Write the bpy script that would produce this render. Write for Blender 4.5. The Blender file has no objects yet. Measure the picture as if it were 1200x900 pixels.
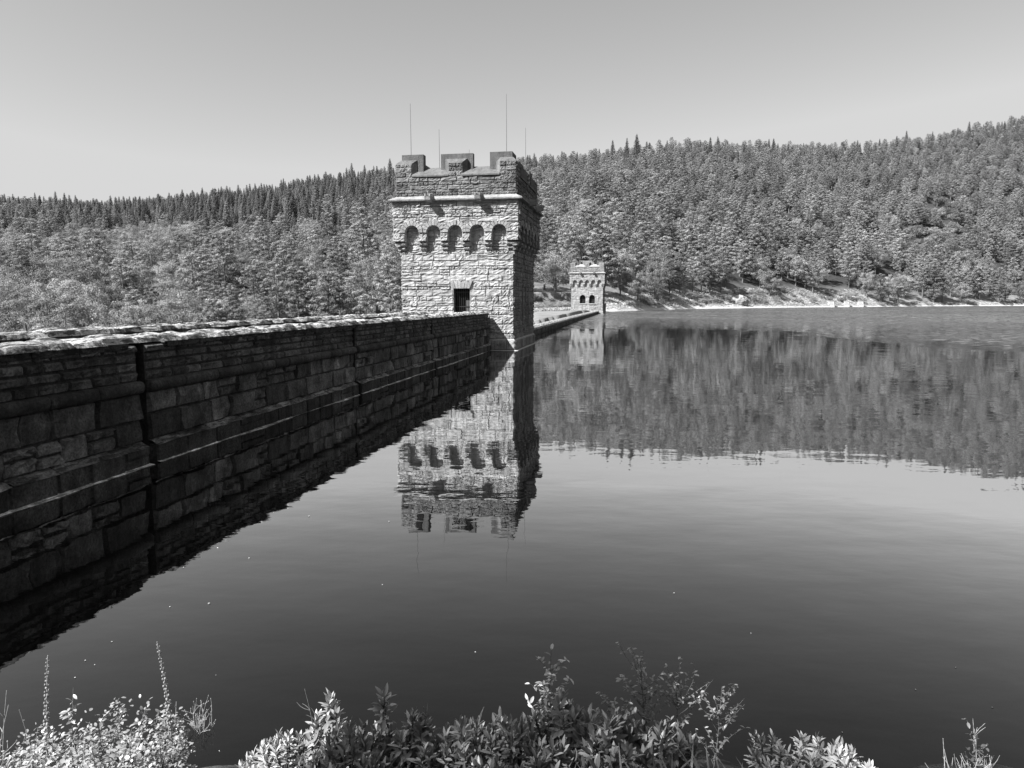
import bpy, math
import numpy as np
from math import radians

SC = bpy.context.scene
COL = SC.collection
rng = np.random.default_rng(7)

# ------------------------------------------------------------------ camera, sky, sun, exposure
FPX = 840.0                                  # focal length in pixels of a 1200 px wide frame
PITCH = math.atan(98 / FPX)
EYE = 3.0
cam = bpy.data.cameras.new("camera")
cam.sensor_width = 36.0
cam.lens = 36.0 * FPX / 1200.0
cam.clip_start = 0.05
cam.clip_end = 9000
co = bpy.data.objects.new("camera", cam)
co.location = (0, 0, EYE)
co.rotation_euler = (math.pi / 2 - PITCH, 0, 0)
COL.objects.link(co)
SC.camera = co

LIGHT = np.array([.80, .52, -1.0]); LIGHT /= np.linalg.norm(LIGHT)      # the way the sunlight travels
SUN_EL = math.asin(-LIGHT[2])
SUN_AZ = math.atan2(-LIGHT[0], -LIGHT[1])    # clockwise from +Y
w = bpy.data.worlds.new("World"); SC.world = w; w.use_nodes = True
nt = w.node_tree; nt.nodes.clear()
sky = nt.nodes.new("ShaderNodeTexSky"); sky.sky_type = 'NISHITA'; sky.sun_disc = False
sky.sun_elevation = SUN_EL; sky.sun_rotation = SUN_AZ
sky.altitude = 200; sky.air_density = 1.0; sky.dust_density = 2.2; sky.ozone_density = 1.0
bw = nt.nodes.new("ShaderNodeRGBToBW")       # the photograph is black and white
bg = nt.nodes.new("ShaderNodeBackground"); bg.inputs[1].default_value = 0.099
out = nt.nodes.new("ShaderNodeOutputWorld")
cap = nt.nodes.new("ShaderNodeMath"); cap.operation = 'MINIMUM'; cap.inputs[1].default_value = 3.3   # the glare round the sun is kept to the white of the horizon
nt.links.new(sky.outputs[0], bw.inputs[0]); nt.links.new(bw.outputs[0], cap.inputs[0]); nt.links.new(cap.outputs[0], bg.inputs[0])
nt.links.new(bg.outputs[0], out.inputs[0])

sun = bpy.data.lights.new("sun", 'SUN'); sun.energy = 5.0; sun.angle = radians(0.5); sun.color = (1, 1, 1)
so = bpy.data.objects.new("sun", sun)
so.rotation_euler = (math.pi / 2 - SUN_EL, 0, math.pi - SUN_AZ)
so.location = (-60, -40, 90)
COL.objects.link(so)

SC.view_settings.view_transform = 'Standard'; SC.view_settings.look = 'None'
SC.view_settings.gamma = 1; SC.view_settings.use_curve_mapping = False
SC.view_settings.exposure = 1.07
SC.cycles.max_bounces = 6; SC.cycles.diffuse_bounces = 2; SC.cycles.glossy_bounces = 3
SC.cycles.transparent_max_bounces = 6; SC.cycles.transmission_bounces = 2
SC.cycles.caustics_reflective = False; SC.cycles.caustics_refractive = False


# ------------------------------------------------------------------ frame helpers
U = np.array([0.1746426, 0.98463189]); V = np.array([U[1], -U[0]])      # along the dam, out to the lake
DAM_ROT = -math.atan2(U[0], U[1])


def dam(v, u, z=0.0):
    p = V * v + U * u
    return (p[0], p[1], z)


def ray(x, y):
    a = (x - 600) / FPX; b = (450 - y) / FPX
    return np.array([a, math.cos(PITCH) + b * math.sin(PITCH), -math.sin(PITCH) + b * math.cos(PITCH)])


def at_depth(x, y, Y):                        # the point seen at picture position x, y (1200 x 900) at distance Y ahead
    d = ray(x, y); t = Y / d[1]
    return np.array([d[0] * t, Y, EYE + d[2] * t])


def at_height(x, y, z=0.0):
    d = ray(x, y); t = (z - EYE) / d[2]
    return np.array([d[0] * t, d[1] * t, z])


# ------------------------------------------------------------------ mesh building
class MB:
    def __init__(s):
        s.v = []; s.q = []; s.t = []; s.qt = []; s.tt = []; s.qm = []; s.tm = []; s.n = 0

    def add(s, verts, faces, tone=0.3, mat=0):
        verts = np.asarray(verts, float).reshape(-1, 3); faces = np.asarray(faces, int)
        k = len(faces); f = faces + s.n
        tone = np.full(k, tone, float) if np.isscalar(tone) else np.asarray(tone, float)
        if faces.shape[1] == 4: s.q.append(f); s.qt.append(tone); s.qm.append(np.full(k, mat))
        else: s.t.append(f); s.tt.append(tone); s.tm.append(np.full(k, mat))
        s.v.append(verts); s.n += len(verts)

    def mesh(s, name, mats, smooth=False):
        me = bpy.data.meshes.new(name)
        v = np.concatenate(s.v) if s.v else np.zeros((0, 3))
        q = np.concatenate(s.q) if s.q else np.zeros((0, 4), int)
        t = np.concatenate(s.t) if s.t else np.zeros((0, 3), int)
        me.vertices.add(len(v)); me.vertices.foreach_set("co", v.astype(np.float32).ravel())
        loops = np.concatenate([q.ravel(), t.ravel()])
        tot = np.concatenate([np.full(len(q), 4), np.full(len(t), 3)])
        start = np.concatenate([[0], np.cumsum(tot)[:-1]]) if len(tot) else tot
        me.loops.add(len(loops)); me.loops.foreach_set("vertex_index", loops.astype(np.int32))
        me.polygons.add(len(tot)); me.polygons.foreach_set("loop_start", start.astype(np.int32))
        me.polygons.foreach_set("loop_total", tot.astype(np.int32))
        mi = np.concatenate(s.qm + s.tm) if len(tot) else tot
        me.polygons.foreach_set("material_index", mi.astype(np.int32))
        me.polygons.foreach_set("use_smooth", np.full(len(tot), smooth))
        at = me.attributes.new("tone", 'FLOAT', 'FACE')
        at.data.foreach_set("value", np.concatenate(s.qt + s.tt).astype(np.float32))
        for m in (mats if isinstance(mats, (list, tuple)) else [mats]): me.materials.append(m)
        me.update(calc_edges=True); me.validate()
        return me

    def build(s, name, mats, parent=None, smooth=False, loc=None):
        o = bpy.data.objects.new(name, s.mesh(name, mats, smooth)); COL.objects.link(o)
        if parent is not None: o.parent = parent
        if loc is not None: o.location = loc
        return o

    # simple solids -------------------------------------------------
    def hexa(s, p, tone=.3, mat=0):           # eight corners: bottom ring 0-3 then top ring 4-7
        s.add(p, [[3, 2, 1, 0], [4, 5, 6, 7], [0, 1, 5, 4], [1, 2, 6, 5], [2, 3, 7, 6], [3, 0, 4, 7]], tone, mat)

    def box(s, x0, x1, y0, y1, z0, z1, tone=.3, mat=0):
        s.hexa([(x0, y0, z0), (x1, y0, z0), (x1, y1, z0), (x0, y1, z0), (x0, y0, z1), (x1, y0, z1), (x1, y1, z1), (x0, y1, z1)], tone, mat)

    def tube(s, pts, rad, n=6, tone=.3, mat=0, cap=True):
        pts = np.asarray(pts, float); m = len(pts); rad = np.broadcast_to(rad, (m,))
        T = np.gradient(pts, axis=0); T /= np.linalg.norm(T, axis=1)[:, None] + 1e-9
        ref = np.where(np.abs(T[:, 2:3]) > .9, np.array([[1., 0, 0]]), np.array([[0, 0, 1.]]))
        A = np.cross(T, ref); A /= np.linalg.norm(A, axis=1)[:, None] + 1e-9; B = np.cross(T, A)
        an = np.linspace(0, 2 * np.pi, n, endpoint=False)
        ring = pts[:, None] + rad[:, None, None] * (A[:, None] * np.cos(an)[None, :, None] + B[:, None] * np.sin(an)[None, :, None])
        i = np.arange(m - 1)[:, None] * n; j = np.arange(n)[None]; k = (j + 1) % n
        f = np.stack([i + j, i + k, i + n + k, i + n + j], -1).reshape(-1, 4)
        s.add(ring.reshape(-1, 3), f, tone, mat)
        if cap:
            c = np.vstack([ring[-1], pts[-1:]])
            s.add(c, [[a, (a + 1) % n, n] for a in range(n)], tone, mat)

    def grid(s, P, tone=.3, mat=0):           # P: (a, b, 3) array of points
        a, b = P.shape[:2]
        i = np.arange(a - 1)[:, None] * b + np.arange(b - 1)[None]
        f = np.stack([i, i + 1, i + b + 1, i + b], -1).reshape(-1, 4)
        s.add(P.reshape(-1, 3), f, tone, mat)


def tag(o, label=None, cat=None, group=None, kind=None):
    for k, x in (("label", label), ("category", cat), ("group", group), ("kind", kind)):
        if x: o[k] = x
    return o


def thing(name, label, cat, loc=(0, 0, 0), rz=0.0, group=None):
    o = bpy.data.objects.new(name, None); COL.objects.link(o)
    o.location = loc; o.rotation_euler = (0, 0, rz); o.empty_display_size = .2
    return tag(o, label, cat, group)


def copy_tree(o, parent=None):
    c = o.copy(); COL.objects.link(c)
    if parent is not None: c.parent = parent
    for ch in KIDS.get(o.name, []): copy_tree(ch, c)
    return c


KIDS = {}


# ------------------------------------------------------------------ materials
def new_mat(name):
    m = bpy.data.materials.new(name); m.use_nodes = True
    n = m.node_tree.nodes; b = n["Principled BSDF"]
    return m, m.node_tree, n, m.node_tree.links, b


def math_node(nt, op, a, b=None, clamp=False):
    n = nt.nodes.new("ShaderNodeMath"); n.operation = op; n.use_clamp = clamp
    for i, x in enumerate((a, b)):
        if x is None: continue
        if isinstance(x, (int, float)): n.inputs[i].default_value = x
        else: nt.links.new(x, n.inputs[i])
    return n.outputs[0]


def noise(nt, vec, scale, detail=4, rough=.55, dims='3D'):
    n = nt.nodes.new("ShaderNodeTexNoise"); n.noise_dimensions = dims
    n.inputs["Scale"].default_value = scale; n.inputs["Detail"].default_value = detail
    n.inputs["Roughness"].default_value = rough
    if vec is not None: nt.links.new(vec, n.inputs["Vector"])
    return n.outputs["Fac"]


def remap(nt, x, a, b, c, d):
    n = nt.nodes.new("ShaderNodeMapRange"); n.inputs[1].default_value = a; n.inputs[2].default_value = b
    n.inputs[3].default_value = c; n.inputs[4].default_value = d; nt.links.new(x, n.inputs[0])
    return n.outputs[0]


def attr(nt, name="tone"):
    n = nt.nodes.new("ShaderNodeAttribute"); n.attribute_name = name
    return n.outputs["Fac"]


def coords(nt, scale=(1, 1, 1)):
    t = nt.nodes.new("ShaderNodeTexCoord"); m = nt.nodes.new("ShaderNodeMapping")
    m.inputs["Scale"].default_value = scale; nt.links.new(t.outputs["Object"], m.inputs[0])
    return m.outputs[0]


def stone_mat(name, lo=.6, hi=1.25, streak=.5, speck=.35, bump=.02, rough=.9, pit=0., bloom=0.):
    m, nt, n, L, b = new_mat(name)
    c = coords(nt); t = attr(nt)
    big = remap(nt, noise(nt, c, 1.7, 5), .3, .7, lo, hi)
    fine = remap(nt, noise(nt, c, 23, 5, .65), .3, .7, 1 - speck, 1 + speck)
    st = remap(nt, noise(nt, coords(nt, (6, 6, .5)), 1.0, 4), .45, .7, 1.0, 1 - streak)
    x = math_node(nt, 'MULTIPLY', math_node(nt, 'MULTIPLY', math_node(nt, 'MULTIPLY', t, big), fine), st)
    if bloom: x = math_node(nt, 'MULTIPLY', x, remap(nt, noise(nt, coords(nt, (3, 1.6, .7)), 1.1, 6, .72), .56, .74, 1.0, 1 + bloom))     # pale lime runs
    if pit: x = math_node(nt, 'MULTIPLY', x, remap(nt, noise(nt, coords(nt, (1.6, .45, 1.6)), 5.5, 6, .72), .45, .54, 1 - pit, 1.0))     # moss and soot in ragged patches
    L.new(x, b.inputs["Base Color"]); b.inputs["Roughness"].default_value = rough
    b.inputs["Specular IOR Level"].default_value = .25
    bp = nt.nodes.new("ShaderNodeBump"); bp.inputs["Strength"].default_value = 1.0; bp.inputs["Distance"].default_value = bump
    L.new(noise(nt, c, 14, 7, .7), bp.inputs["Height"]); L.new(bp.outputs[0], b.inputs["Normal"])
    return m


def leaf_mat(name, mul=1.0, trans=.3, gloss=0.0, rnd=.35, rough=.45):
    m, nt, n, L, b = new_mat(name); n.remove(b)
    t = attr(nt); oi = nt.nodes.new("ShaderNodeObjectInfo")
    r = remap(nt, oi.outputs["Random"], 0, 1, mul * (1 - rnd), mul * (1 + rnd))
    x = math_node(nt, 'MULTIPLY', t, r)
    d = nt.nodes.new("ShaderNodeBsdfDiffuse"); tr = nt.nodes.new("ShaderNodeBsdfTranslucent")
    L.new(x, d.inputs[0]); L.new(x, tr.inputs[0])
    mx = nt.nodes.new("ShaderNodeMixShader"); mx.inputs[0].default_value = trans
    L.new(d.outputs[0], mx.inputs[1]); L.new(tr.outputs[0], mx.inputs[2]); o = mx.outputs[0]
    if gloss:
        g = nt.nodes.new("ShaderNodeBsdfGlossy"); g.inputs["Roughness"].default_value = rough
        g.inputs[0].default_value = (.9, .9, .9, 1)
        m2 = nt.nodes.new("ShaderNodeMixShader"); m2.inputs[0].default_value = gloss
        L.new(o, m2.inputs[1]); L.new(g.outputs[0], m2.inputs[2]); o = m2.outputs[0]
    L.new(o, n["Material Output"].inputs[0])
    return m


def plain_mat(name, rough=.6, metal=0.0, speck=.2, scale=30):
    m, nt, n, L, b = new_mat(name)
    x = math_node(nt, 'MULTIPLY', attr(nt), remap(nt, noise(nt, coords(nt), scale, 4), .3, .7, 1 - speck, 1 + speck))
    L.new(x, b.inputs["Base Color"]); b.inputs["Roughness"].default_value = rough; b.inputs["Metallic"].default_value = metal
    return m


M_TOWER = stone_mat("tower_stone", .74, 1.2, .35, .38, .03)
M_DARK = stone_mat("weathered_wall_stone", .35, 1.7, .4, .6, .04, bloom=1.6)
M_COPE = stone_mat("lichen_coping_stone", .55, 1.3, 0, .45, .06, pit=.85)
M_SCUM = stone_mat("silt_crusted_ledge_stone", .3, 1.7, 0, .6, .02, pit=.7)
M_SHORE = stone_mat("shore_stone", .75, 1.2, .2, .3, .05)
M_IRON = plain_mat("iron", .5, .6)
M_VOID = plain_mat("dark_interior", .9)
M_ROD = plain_mat("galvanised_rod", .45, .3)
M_BARK = plain_mat("bark", .9, 0, .45, 6)
M_NEEDLE = leaf_mat("conifer_needles", 2.75, .25, rnd=.34)
M_LEAF = leaf_mat("broad_leaves", 2.35, .32, rnd=.34)
M_PLANT = leaf_mat("bank_leaves", 1.0, .3, .08, .1, .4)
M_RHODO = leaf_mat("leathery_leaves", 1.65, .2, .06, .1, .45)
M_STEM = plain_mat("plant_stem", .8, 0, .3, 60)


# ------------------------------------------------------------------ masonry
def frame_pt(O, es, n):
    O = np.array([O[0], O[1], 0.]); es = np.array([es[0], es[1], 0.]); n = np.array([n[0], n[1], 0.]); ez = np.array([0, 0, 1.])
    return lambda s, d, z: O + es * np.asarray(s)[..., None] + n * np.asarray(d)[..., None] + ez * np.asarray(z)[..., None]


def block(mb, P, s0, s1, z0, z1, d0, relief, tone, res=(5, 4), joint=.012, rough=1.0):
    """one rock-faced stone: border sunk to the mortar, the face swollen and broken"""
    nx, nz = res
    g = min(.028, (s1 - s0) * .14, (z1 - z0) * .14)
    a = np.concatenate([[joint], np.linspace(g + joint, s1 - s0 - g - joint, nx - 2), [s1 - s0 - joint]]) + s0
    c = np.concatenate([[joint], np.linspace(g + joint, z1 - z0 - g - joint, nz - 2), [z1 - z0 - joint]]) + z0
    A, C = np.meshgrid(a, c, indexing='ij')
    D = np.full((nx, nz), d0 - .02)
    tilt = rng.uniform(-.5, .5, 2)
    xx = np.linspace(-1, 1, nx - 2)[:, None]; zz = np.linspace(-1, 1, nz - 2)[None]
    D[1:-1, 1:-1] = d0 + relief * (rng.uniform(.15, 1.0) + rough * (.3 * tilt[0] * xx + .3 * tilt[1] * zz + rng.uniform(-.5, .5, (nx - 2, nz - 2))))
    A[1:-1, 1:-1] += rng.uniform(-.006, .006, (nx - 2, nz - 2)); C[1:-1, 1:-1] += rng.uniform(-.006, .006, (nx - 2, nz - 2))
    mb.grid(P(A, D, C), tone)


def mason(mb, P, s0, s1, z0, z1, d=0., ch=(.24, .42), bl=(1.1, 3.0), relief=.05, tone=(.3, .46), holes=(), res=(5, 4), rough=1., joint=.012, lens=None):
    z = z0; k = 0
    hs = []
    while z < z1 - .04:
        h = rng.uniform(*ch)
        if z + h > z1 - ch[0] * .75: h = z1 - z
        hs.append((z, min(z + h, z1))); z += h
    for (a, b) in hs:
        zm = (a + b) / 2; cuts = []
        for H in holes:
            iv = H(zm, a, b)
            if iv: cuts.append(iv)
        cuts.sort(); iv = []; c = s0
        for (p, q) in cuts:
            if p > c: iv.append((c, min(p, s1)))
            c = max(c, q)
        if c < s1: iv.append((c, s1))
        for (p, q) in iv:
            x = p
            while x < q - .01:
                l = (b - a) * rng.uniform(*bl) if lens is None else rng.uniform(*lens)
                if x + l > q - .22: l = q - x
                # some places are two thin stones instead of one
                t = rng.uniform(*tone) * (.82 if rng.random() < .12 else 1.)
                if (b - a) > .3 and rng.random() < .22 and l > .3:
                    m = a + (b - a) * rng.uniform(.4, .6)
                    block(mb, P, x, x + l, a, m, d, relief, t, res, joint, rough)
                    block(mb, P, x, x + l, m, b, d, relief, rng.uniform(*tone), res, joint, rough)
                else:
                    block(mb, P, x, x + l, a, b, d, relief, t, res, joint, rough)
                x += l


def rect_hole(p, q, a, b):
    return lambda zm, z0, z1: (p, q) if z1 > a + .02 and z0 < b - .02 else None


def arch_hole(c, hw, zb, zs, R):
    def f(zm, z0, z1):
        if z1 <= zb + .02: return None
        if zm < zs: return (c - hw, c + hw)
        h = zm - zs
        if h < R:
            x = math.sqrt(R * R - h * h); return (c - x, c + x)
        return None
    return f


def backing(mb, P, s0, s1, z0, z1, d, rects, tone):
    xs = sorted({s0, s1, *[r[0] for r in rects], *[r[1] for r in rects]})
    for a, b in zip(xs[:-1], xs[1:]):
        m = (a + b) / 2; z = z0
        for r in sorted([r for r in rects if r[0] < m < r[1]], key=lambda r: r[2]):
            if r[2] > z: quad(mb, P, a, b, z, r[2], d, tone)
            z = r[3]
        if z < z1: quad(mb, P, a, b, z, z1, d, tone)


def quad(mb, P, a, b, z0, z1, d, tone):
    mb.add(P(np.array([a, b, b, a]), np.full(4, d), np.array([z0, z0, z1, z1])), [[0, 1, 2, 3]], tone)


def fbox(mb, P, s0, s1, d0, d1, z0, z1, tone, mat=0):
    s = np.array([s0, s1, s1, s0] * 2); d = np.array([d1, d1, d0, d0] * 2); z = np.array([z0] * 4 + [z1] * 4)
    mb.hexa(P(s, d, z), tone, mat)


def ring_profile(mb, W, D, prof, tone):
    """a moulding of profile (depth, z) carried round the rectangle x -W..0, y 0..D"""
    R = [np.array([(-W - d, -d, z), (d, -d, z), (d, D + d, z), (-W - d, D + d, z)]) for d, z in prof]
    for A, B in zip(R[:-1], R[1:]):
        for i in range(4):
            j = (i + 1) % 4
            mb.add([A[i], A[j], B[j], B[i]], [[0, 1, 2, 3]], tone)


def voussoirs(mb, P, c, zs, R0, R1, d, n, tone, a0=0, a1=math.pi):
    an = np.linspace(a0, a1, n + 1)
    for i in range(n):
        p, q = an[i] + .025, an[i + 1] - .025
        r1 = R1 + rng.uniform(-.03, .05); e = d + rng.uniform(.035, .085)
        pts = []
        for dd in (d - .05, e):
            for (r, t) in ((R0, p), (r1, p), (r1, q), (R0, q)):
                k = .93 if dd == e else 1.
                rr = (R0 + r1) / 2 + (r - (R0 + r1) / 2) * k
                pts.append((c + rr * math.cos(t), dd, zs + rr * math.sin(t)))
        pts = np.array(pts)
        mb.hexa(P(pts[:, 0], pts[:, 1], pts[:, 2]), tone * rng.uniform(.8, 1.15))


def tower(name, label, cat, v, u, near=True, group=None):
    W, D = 6.94, 8.1
    root = thing(name, label, cat, dam(v, u), DAM_ROT, group)
    res = (8, 6) if near else (4, 4)
    TN = (.35, .46)
    faces = [((-W, 0), (1, 0), (0, -1), W), ((0, 0), (0, 1), (1, 0), D), ((0, D), (-1, 0), (0, 1), W), ((-W, D), (0, -1), (-1, 0), D)]
    body = MB(); frieze = MB(); par = MB(); corner = [MB() for _ in range(4)]; middle = []; sills = []
    MORT = .33
    zb, zi, zc = 5.5, 6.5, 8.84
    pr = .36
    openings = []
    for k, (O, es, n, w_) in enumerate(faces):
        P = frame_pt(O, es, n); holes = []; rects = []
        TN = (.19, .27) if k == 1 else (.37, .46); MORT = .21 if k == 1 else .42        # lake side given darker stone and mortar tones to deepen its shade
        if k == 0:
            if near:
                rects.append((3.24, 4.24, 1.12, 3.72)); holes.append(rect_hole(3.22, 4.26, 1.12, 3.72)); holes.append(rect_hole(3.04, 4.44, 3.72, 4.1))
                openings.append((P, 3.24, 4.24, 1.12, 3.72, 'door'))
            else:
                for c in (2.5, 4.55):
                    rects.append((c - .62, c + .62, 2.35, 4.2)); holes.append(arch_hole(c, .64, 2.35, 3.58, .86))
                    openings.append((P, c - .62, c + .62, 2.35, 4.2, 'arch'))
        if k == 1:
            for c in (3.1, 4.25, 5.4):
                rects.append((c - .19, c + .19, 1.6, 4.1)); holes.append(rect_hole(c - .21, c + .21, 1.6, 4.1))
                openings.append((P, c - .19, c + .19, 1.6, 4.1, 'slit'))
        # plinth, shaft
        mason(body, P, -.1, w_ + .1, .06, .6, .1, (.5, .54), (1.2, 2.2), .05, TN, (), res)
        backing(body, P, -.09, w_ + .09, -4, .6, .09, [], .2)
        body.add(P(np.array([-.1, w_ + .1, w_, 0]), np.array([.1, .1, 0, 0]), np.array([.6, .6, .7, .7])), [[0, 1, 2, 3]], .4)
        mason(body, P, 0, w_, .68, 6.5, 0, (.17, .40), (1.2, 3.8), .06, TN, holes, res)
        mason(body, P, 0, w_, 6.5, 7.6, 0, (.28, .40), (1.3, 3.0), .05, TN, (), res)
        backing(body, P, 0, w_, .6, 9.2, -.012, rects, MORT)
        # corbelled arches
        Wt = w_ + 2 * pr; na = 5 if w_ < 7.5 else 6
        pitch = 1.335 if w_ < 7.5 else 1.36
        c0 = w_ / 2 - pitch * (na - 1) / 2; cs = [c0 + pitch * i for i in range(na)]
        R = .43; zs = 7.02
        ah = [arch_hole(c, R, zi, zs, R + .24) for c in cs]
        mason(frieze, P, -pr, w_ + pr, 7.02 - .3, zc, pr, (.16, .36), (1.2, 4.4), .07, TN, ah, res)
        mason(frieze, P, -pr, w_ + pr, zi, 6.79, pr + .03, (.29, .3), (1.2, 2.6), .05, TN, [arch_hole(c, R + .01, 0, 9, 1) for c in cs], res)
        for c in cs:
            voussoirs(frieze, P, c, zs, R, R + .29, pr, 9 if near else 7, .4)
            an = np.linspace(0, math.pi, 13)
            arc = [(c + R, zi)] + [(c + R * math.cos(t), zs + R * math.sin(t)) for t in an] + [(c - R, zi)]
            A = np.array(arc)
            p0 = P(A[:, 0], np.full(len(A), pr - .012), A[:, 1]); p1 = P(A[:, 0], np.full(len(A), -.01), A[:, 1])
            frieze.grid(np.stack([p0, p1], 1), MORT * 1.1)
            top = P(A[:, 0], np.full(len(A), pr - .012), np.full(len(A), zc))
            frieze.grid(np.stack([p0, top], 1), MORT)
        eds = [-pr] + [x for c in cs for x in (c - R, c + R)] + [w_ + pr]
        for i in range(0, len(eds), 2):
            a, b = eds[i], eds[i + 1]
            quad(frieze, P, a, b, zi, zc, pr - .012, MORT)
            frieze.add(P(np.array([a, b, b, a]), np.array([pr, pr, 0, 0]), np.full(4, zi)), [[0, 1, 2, 3]], .3)
            # three stepped corbel stones under each pier
            st = [(5.70, 5.96, .07), (5.96, 6.2, .17), (6.2, zi, .29)]
            for (z0, z1, dp) in st:
                tp = {.07: .10, .17: .05}.get(dp, 0.)
                aa, bb = a + tp, b - tp
                if i == 0: aa = -dp if a < 0 else a
                if i == len(eds) - 2: bb = w_ + dp
                q = .02
                s = np.array([aa, bb, bb, aa] * 2); d = np.array([dp * .72, dp * .72, -.02, -.02, dp, dp, -.02, -.02]); z = np.array([z0 + q] * 4 + [z0 + .1] * 4)
                frieze.hexa(P(s, d, z), .36)
                block(frieze, P, aa, bb, z0 + .09, z1 - q, dp, .03, rng.uniform(.32, .46), res)
                fbox(frieze, P, aa, bb, -.02, dp - .012, z0 + .095, z1 - q, .34)
        # parapet
        dq = .2; Wq = w_ + 2 * dq
        PT = (.10, .26) if near else (.26, .36)
        cm = w_ / 2
        mids = [cm] if w_ < 7.5 else [cm]
        # crenel ranges (front edge of the sills) in s
        a0 = -dq; a1 = w_ + dq
        gaps = [(a0 + 1.02, cm - .42), (cm + .42, a1 - 1.02)]
        gh = [rect_hole(p, q, 10.28, 20) for p, q in gaps]
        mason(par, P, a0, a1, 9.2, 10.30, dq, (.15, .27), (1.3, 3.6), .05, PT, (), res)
        fbox(par, P, a0 + .012, a1 - .012, dq - .75, dq - .012, 9.2, 10.29, .27)
        # middle merlon: rock face, bevelled surround, taller plain slab behind
        mer = MB(); middle.append(mer)
        def merlon(si, sj, bo, po, e0, e1, zi_, zt, zp):
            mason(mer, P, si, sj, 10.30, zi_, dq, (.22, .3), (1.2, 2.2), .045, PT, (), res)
            A = [(si, dq - .012), (sj, dq - .012)]
            ls, rs = bo[0], bo[1]
            f0 = P(np.array([si, sj, sj, si]), np.full(4, dq - .01), np.array([10.2, 10.2, zi_, zi_]))
            f1 = P(np.array([ls, rs, rs, ls]), np.array([dq - .24] * 4), np.array([10.2, 10.2, zt, zt]))
            if ls == si: f1[[0, 3]] = P(np.array([si, si]), np.array([dq - .24] * 2), np.array([10.2, zt]))
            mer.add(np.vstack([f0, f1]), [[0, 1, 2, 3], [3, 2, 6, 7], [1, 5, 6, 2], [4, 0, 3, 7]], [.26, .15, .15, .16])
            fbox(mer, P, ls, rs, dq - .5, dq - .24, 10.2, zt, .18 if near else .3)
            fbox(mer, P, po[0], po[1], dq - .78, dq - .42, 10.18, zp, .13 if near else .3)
        merlon(cm - .42, cm + .42, (cm - .66, cm + .66), (cm - .98, cm + .98), 0, 0, 11.08, 11.33, 11.66)
        # corner merlon stones belong to both faces; the solid is added once per corner below
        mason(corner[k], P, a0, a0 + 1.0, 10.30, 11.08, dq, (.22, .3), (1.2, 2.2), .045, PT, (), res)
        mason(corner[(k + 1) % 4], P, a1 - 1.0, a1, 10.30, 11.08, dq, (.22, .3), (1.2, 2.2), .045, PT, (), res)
        for (p, q) in gaps:
            s = np.array([p - .02, q + .02, q + .02, p - .02, p - .02, q + .02, q - .1, p + .1]); 
            d = np.array([dq + .09, dq + .09, -.45, -.45, dq + .09, dq + .09, -.45, -.45])
            z = np.array([10.29, 10.29, 10.32, 10.32, 10.37, 10.37, 10.92, 10.92])
            sl = MB(); sl.hexa(P(s, d, z), .15 if near else .36); sills.append(sl)
    # corner solids
    dq = .2
    for ck, (cx, cy, sx, sy) in enumerate(((-W - dq, -dq, 1, 1), (dq, -dq, -1, 1), (dq, D + dq, -1, -1), (-W - dq, D + dq, 1, -1))):
        mer = corner[ck]
        e = .012
        foot = [(e, e), (1.0, e), (1.25, .26), (1.25, 1.25), (.26, 1.25), (e, 1.0)]
        ins = [(.24, .24), (1.0, .24), (1.25, .26), (1.25, 1.25), (.26, 1.25), (.24, 1.0)]
        if sx * sy < 0: foot = foot[::-1]; ins = ins[::-1]
        def ring(f, z): return [(cx + sx * a, cy + sy * b, z) for a, b in f]
        pts = ring(foot, 10.2) + ring(foot, 11.09) + ring(ins, 11.33)
        fs = []
        for lv in (0, 6):
            for i in range(6):
                j = (i + 1) % 6; fs.append([lv + i, lv + j, lv + 6 + j, lv + 6 + i])
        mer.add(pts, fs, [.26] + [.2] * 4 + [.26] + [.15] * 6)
        mer.add(ring(ins, 11.33), [[0, 1, 2, 3], [0, 3, 4, 5]], .15)
        x0, x1 = sorted((cx + sx * .3, cx + sx * 1.64)); y0, y1 = sorted((cy + sy * .3, cy + sy * .78))
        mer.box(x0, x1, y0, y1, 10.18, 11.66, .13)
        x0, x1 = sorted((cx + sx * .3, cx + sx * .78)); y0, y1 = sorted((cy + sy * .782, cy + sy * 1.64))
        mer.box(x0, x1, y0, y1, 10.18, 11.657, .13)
    body.build("shaft", M_TOWER, root); frieze.build("corbelled_frieze", M_TOWER, root)
    par.build("parapet", M_TOWER, root); 
    for q in corner + middle: q.build("merlon", M_TOWER, root)
    for q in sills: q.build("crenel_sill", M_TOWER, root)
    co_ = MB(); ring_profile(co_, W, D, [(.3, 8.74), (.37, 8.80), (.60, 8.88), (.61, 8.96), (.22, 9.16), (.15, 9.22)], .31)
    co_.build("cornice", M_TOWER, root)
    lg = MB(); ring_profile(lg, W, D, [(.30, -.3), (.30, .012), (.13, .035)], .5); lg.build("waterline_ledge", M_SHORE, root)
    rf = MB(); rf.add([(-W + .55, .55, 9.9), (-.55, .55, 9.9), (-.55, D - .55, 9.9), (-W + .55, D - .55, 9.9)], [[0, 1, 2, 3]], .2)
    rf.build("roof_deck", M_TOWER, root)
    # stone water spouts on the cornice
    for k, (O, es, n, w_) in enumerate(faces):
        P = frame_pt(O, es, n)
        for c in ((w_ / 2 - 1.5, w_ / 2 + 1.5)):
            sp = MB()
            h = .17
            s = np.array([c - h, c + h, c + h, c - h] * 2); d = np.array([.98, .98, .15, .15, 1.02, 1.02, .15, .15]); z = np.array([8.86, 8.86, 8.70, 8.70, 9.06, 9.06, 9.1, 9.1])
            sp.hexa(P(s, d, z), .34)
            for e in (-1, 1):
                fbox(sp, P, *sorted((c + e * .09, c + e * .18)), .15, 1.03, 9.06, 9.2, .36)
            sp.build("spout", M_TOWER, root)
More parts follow.
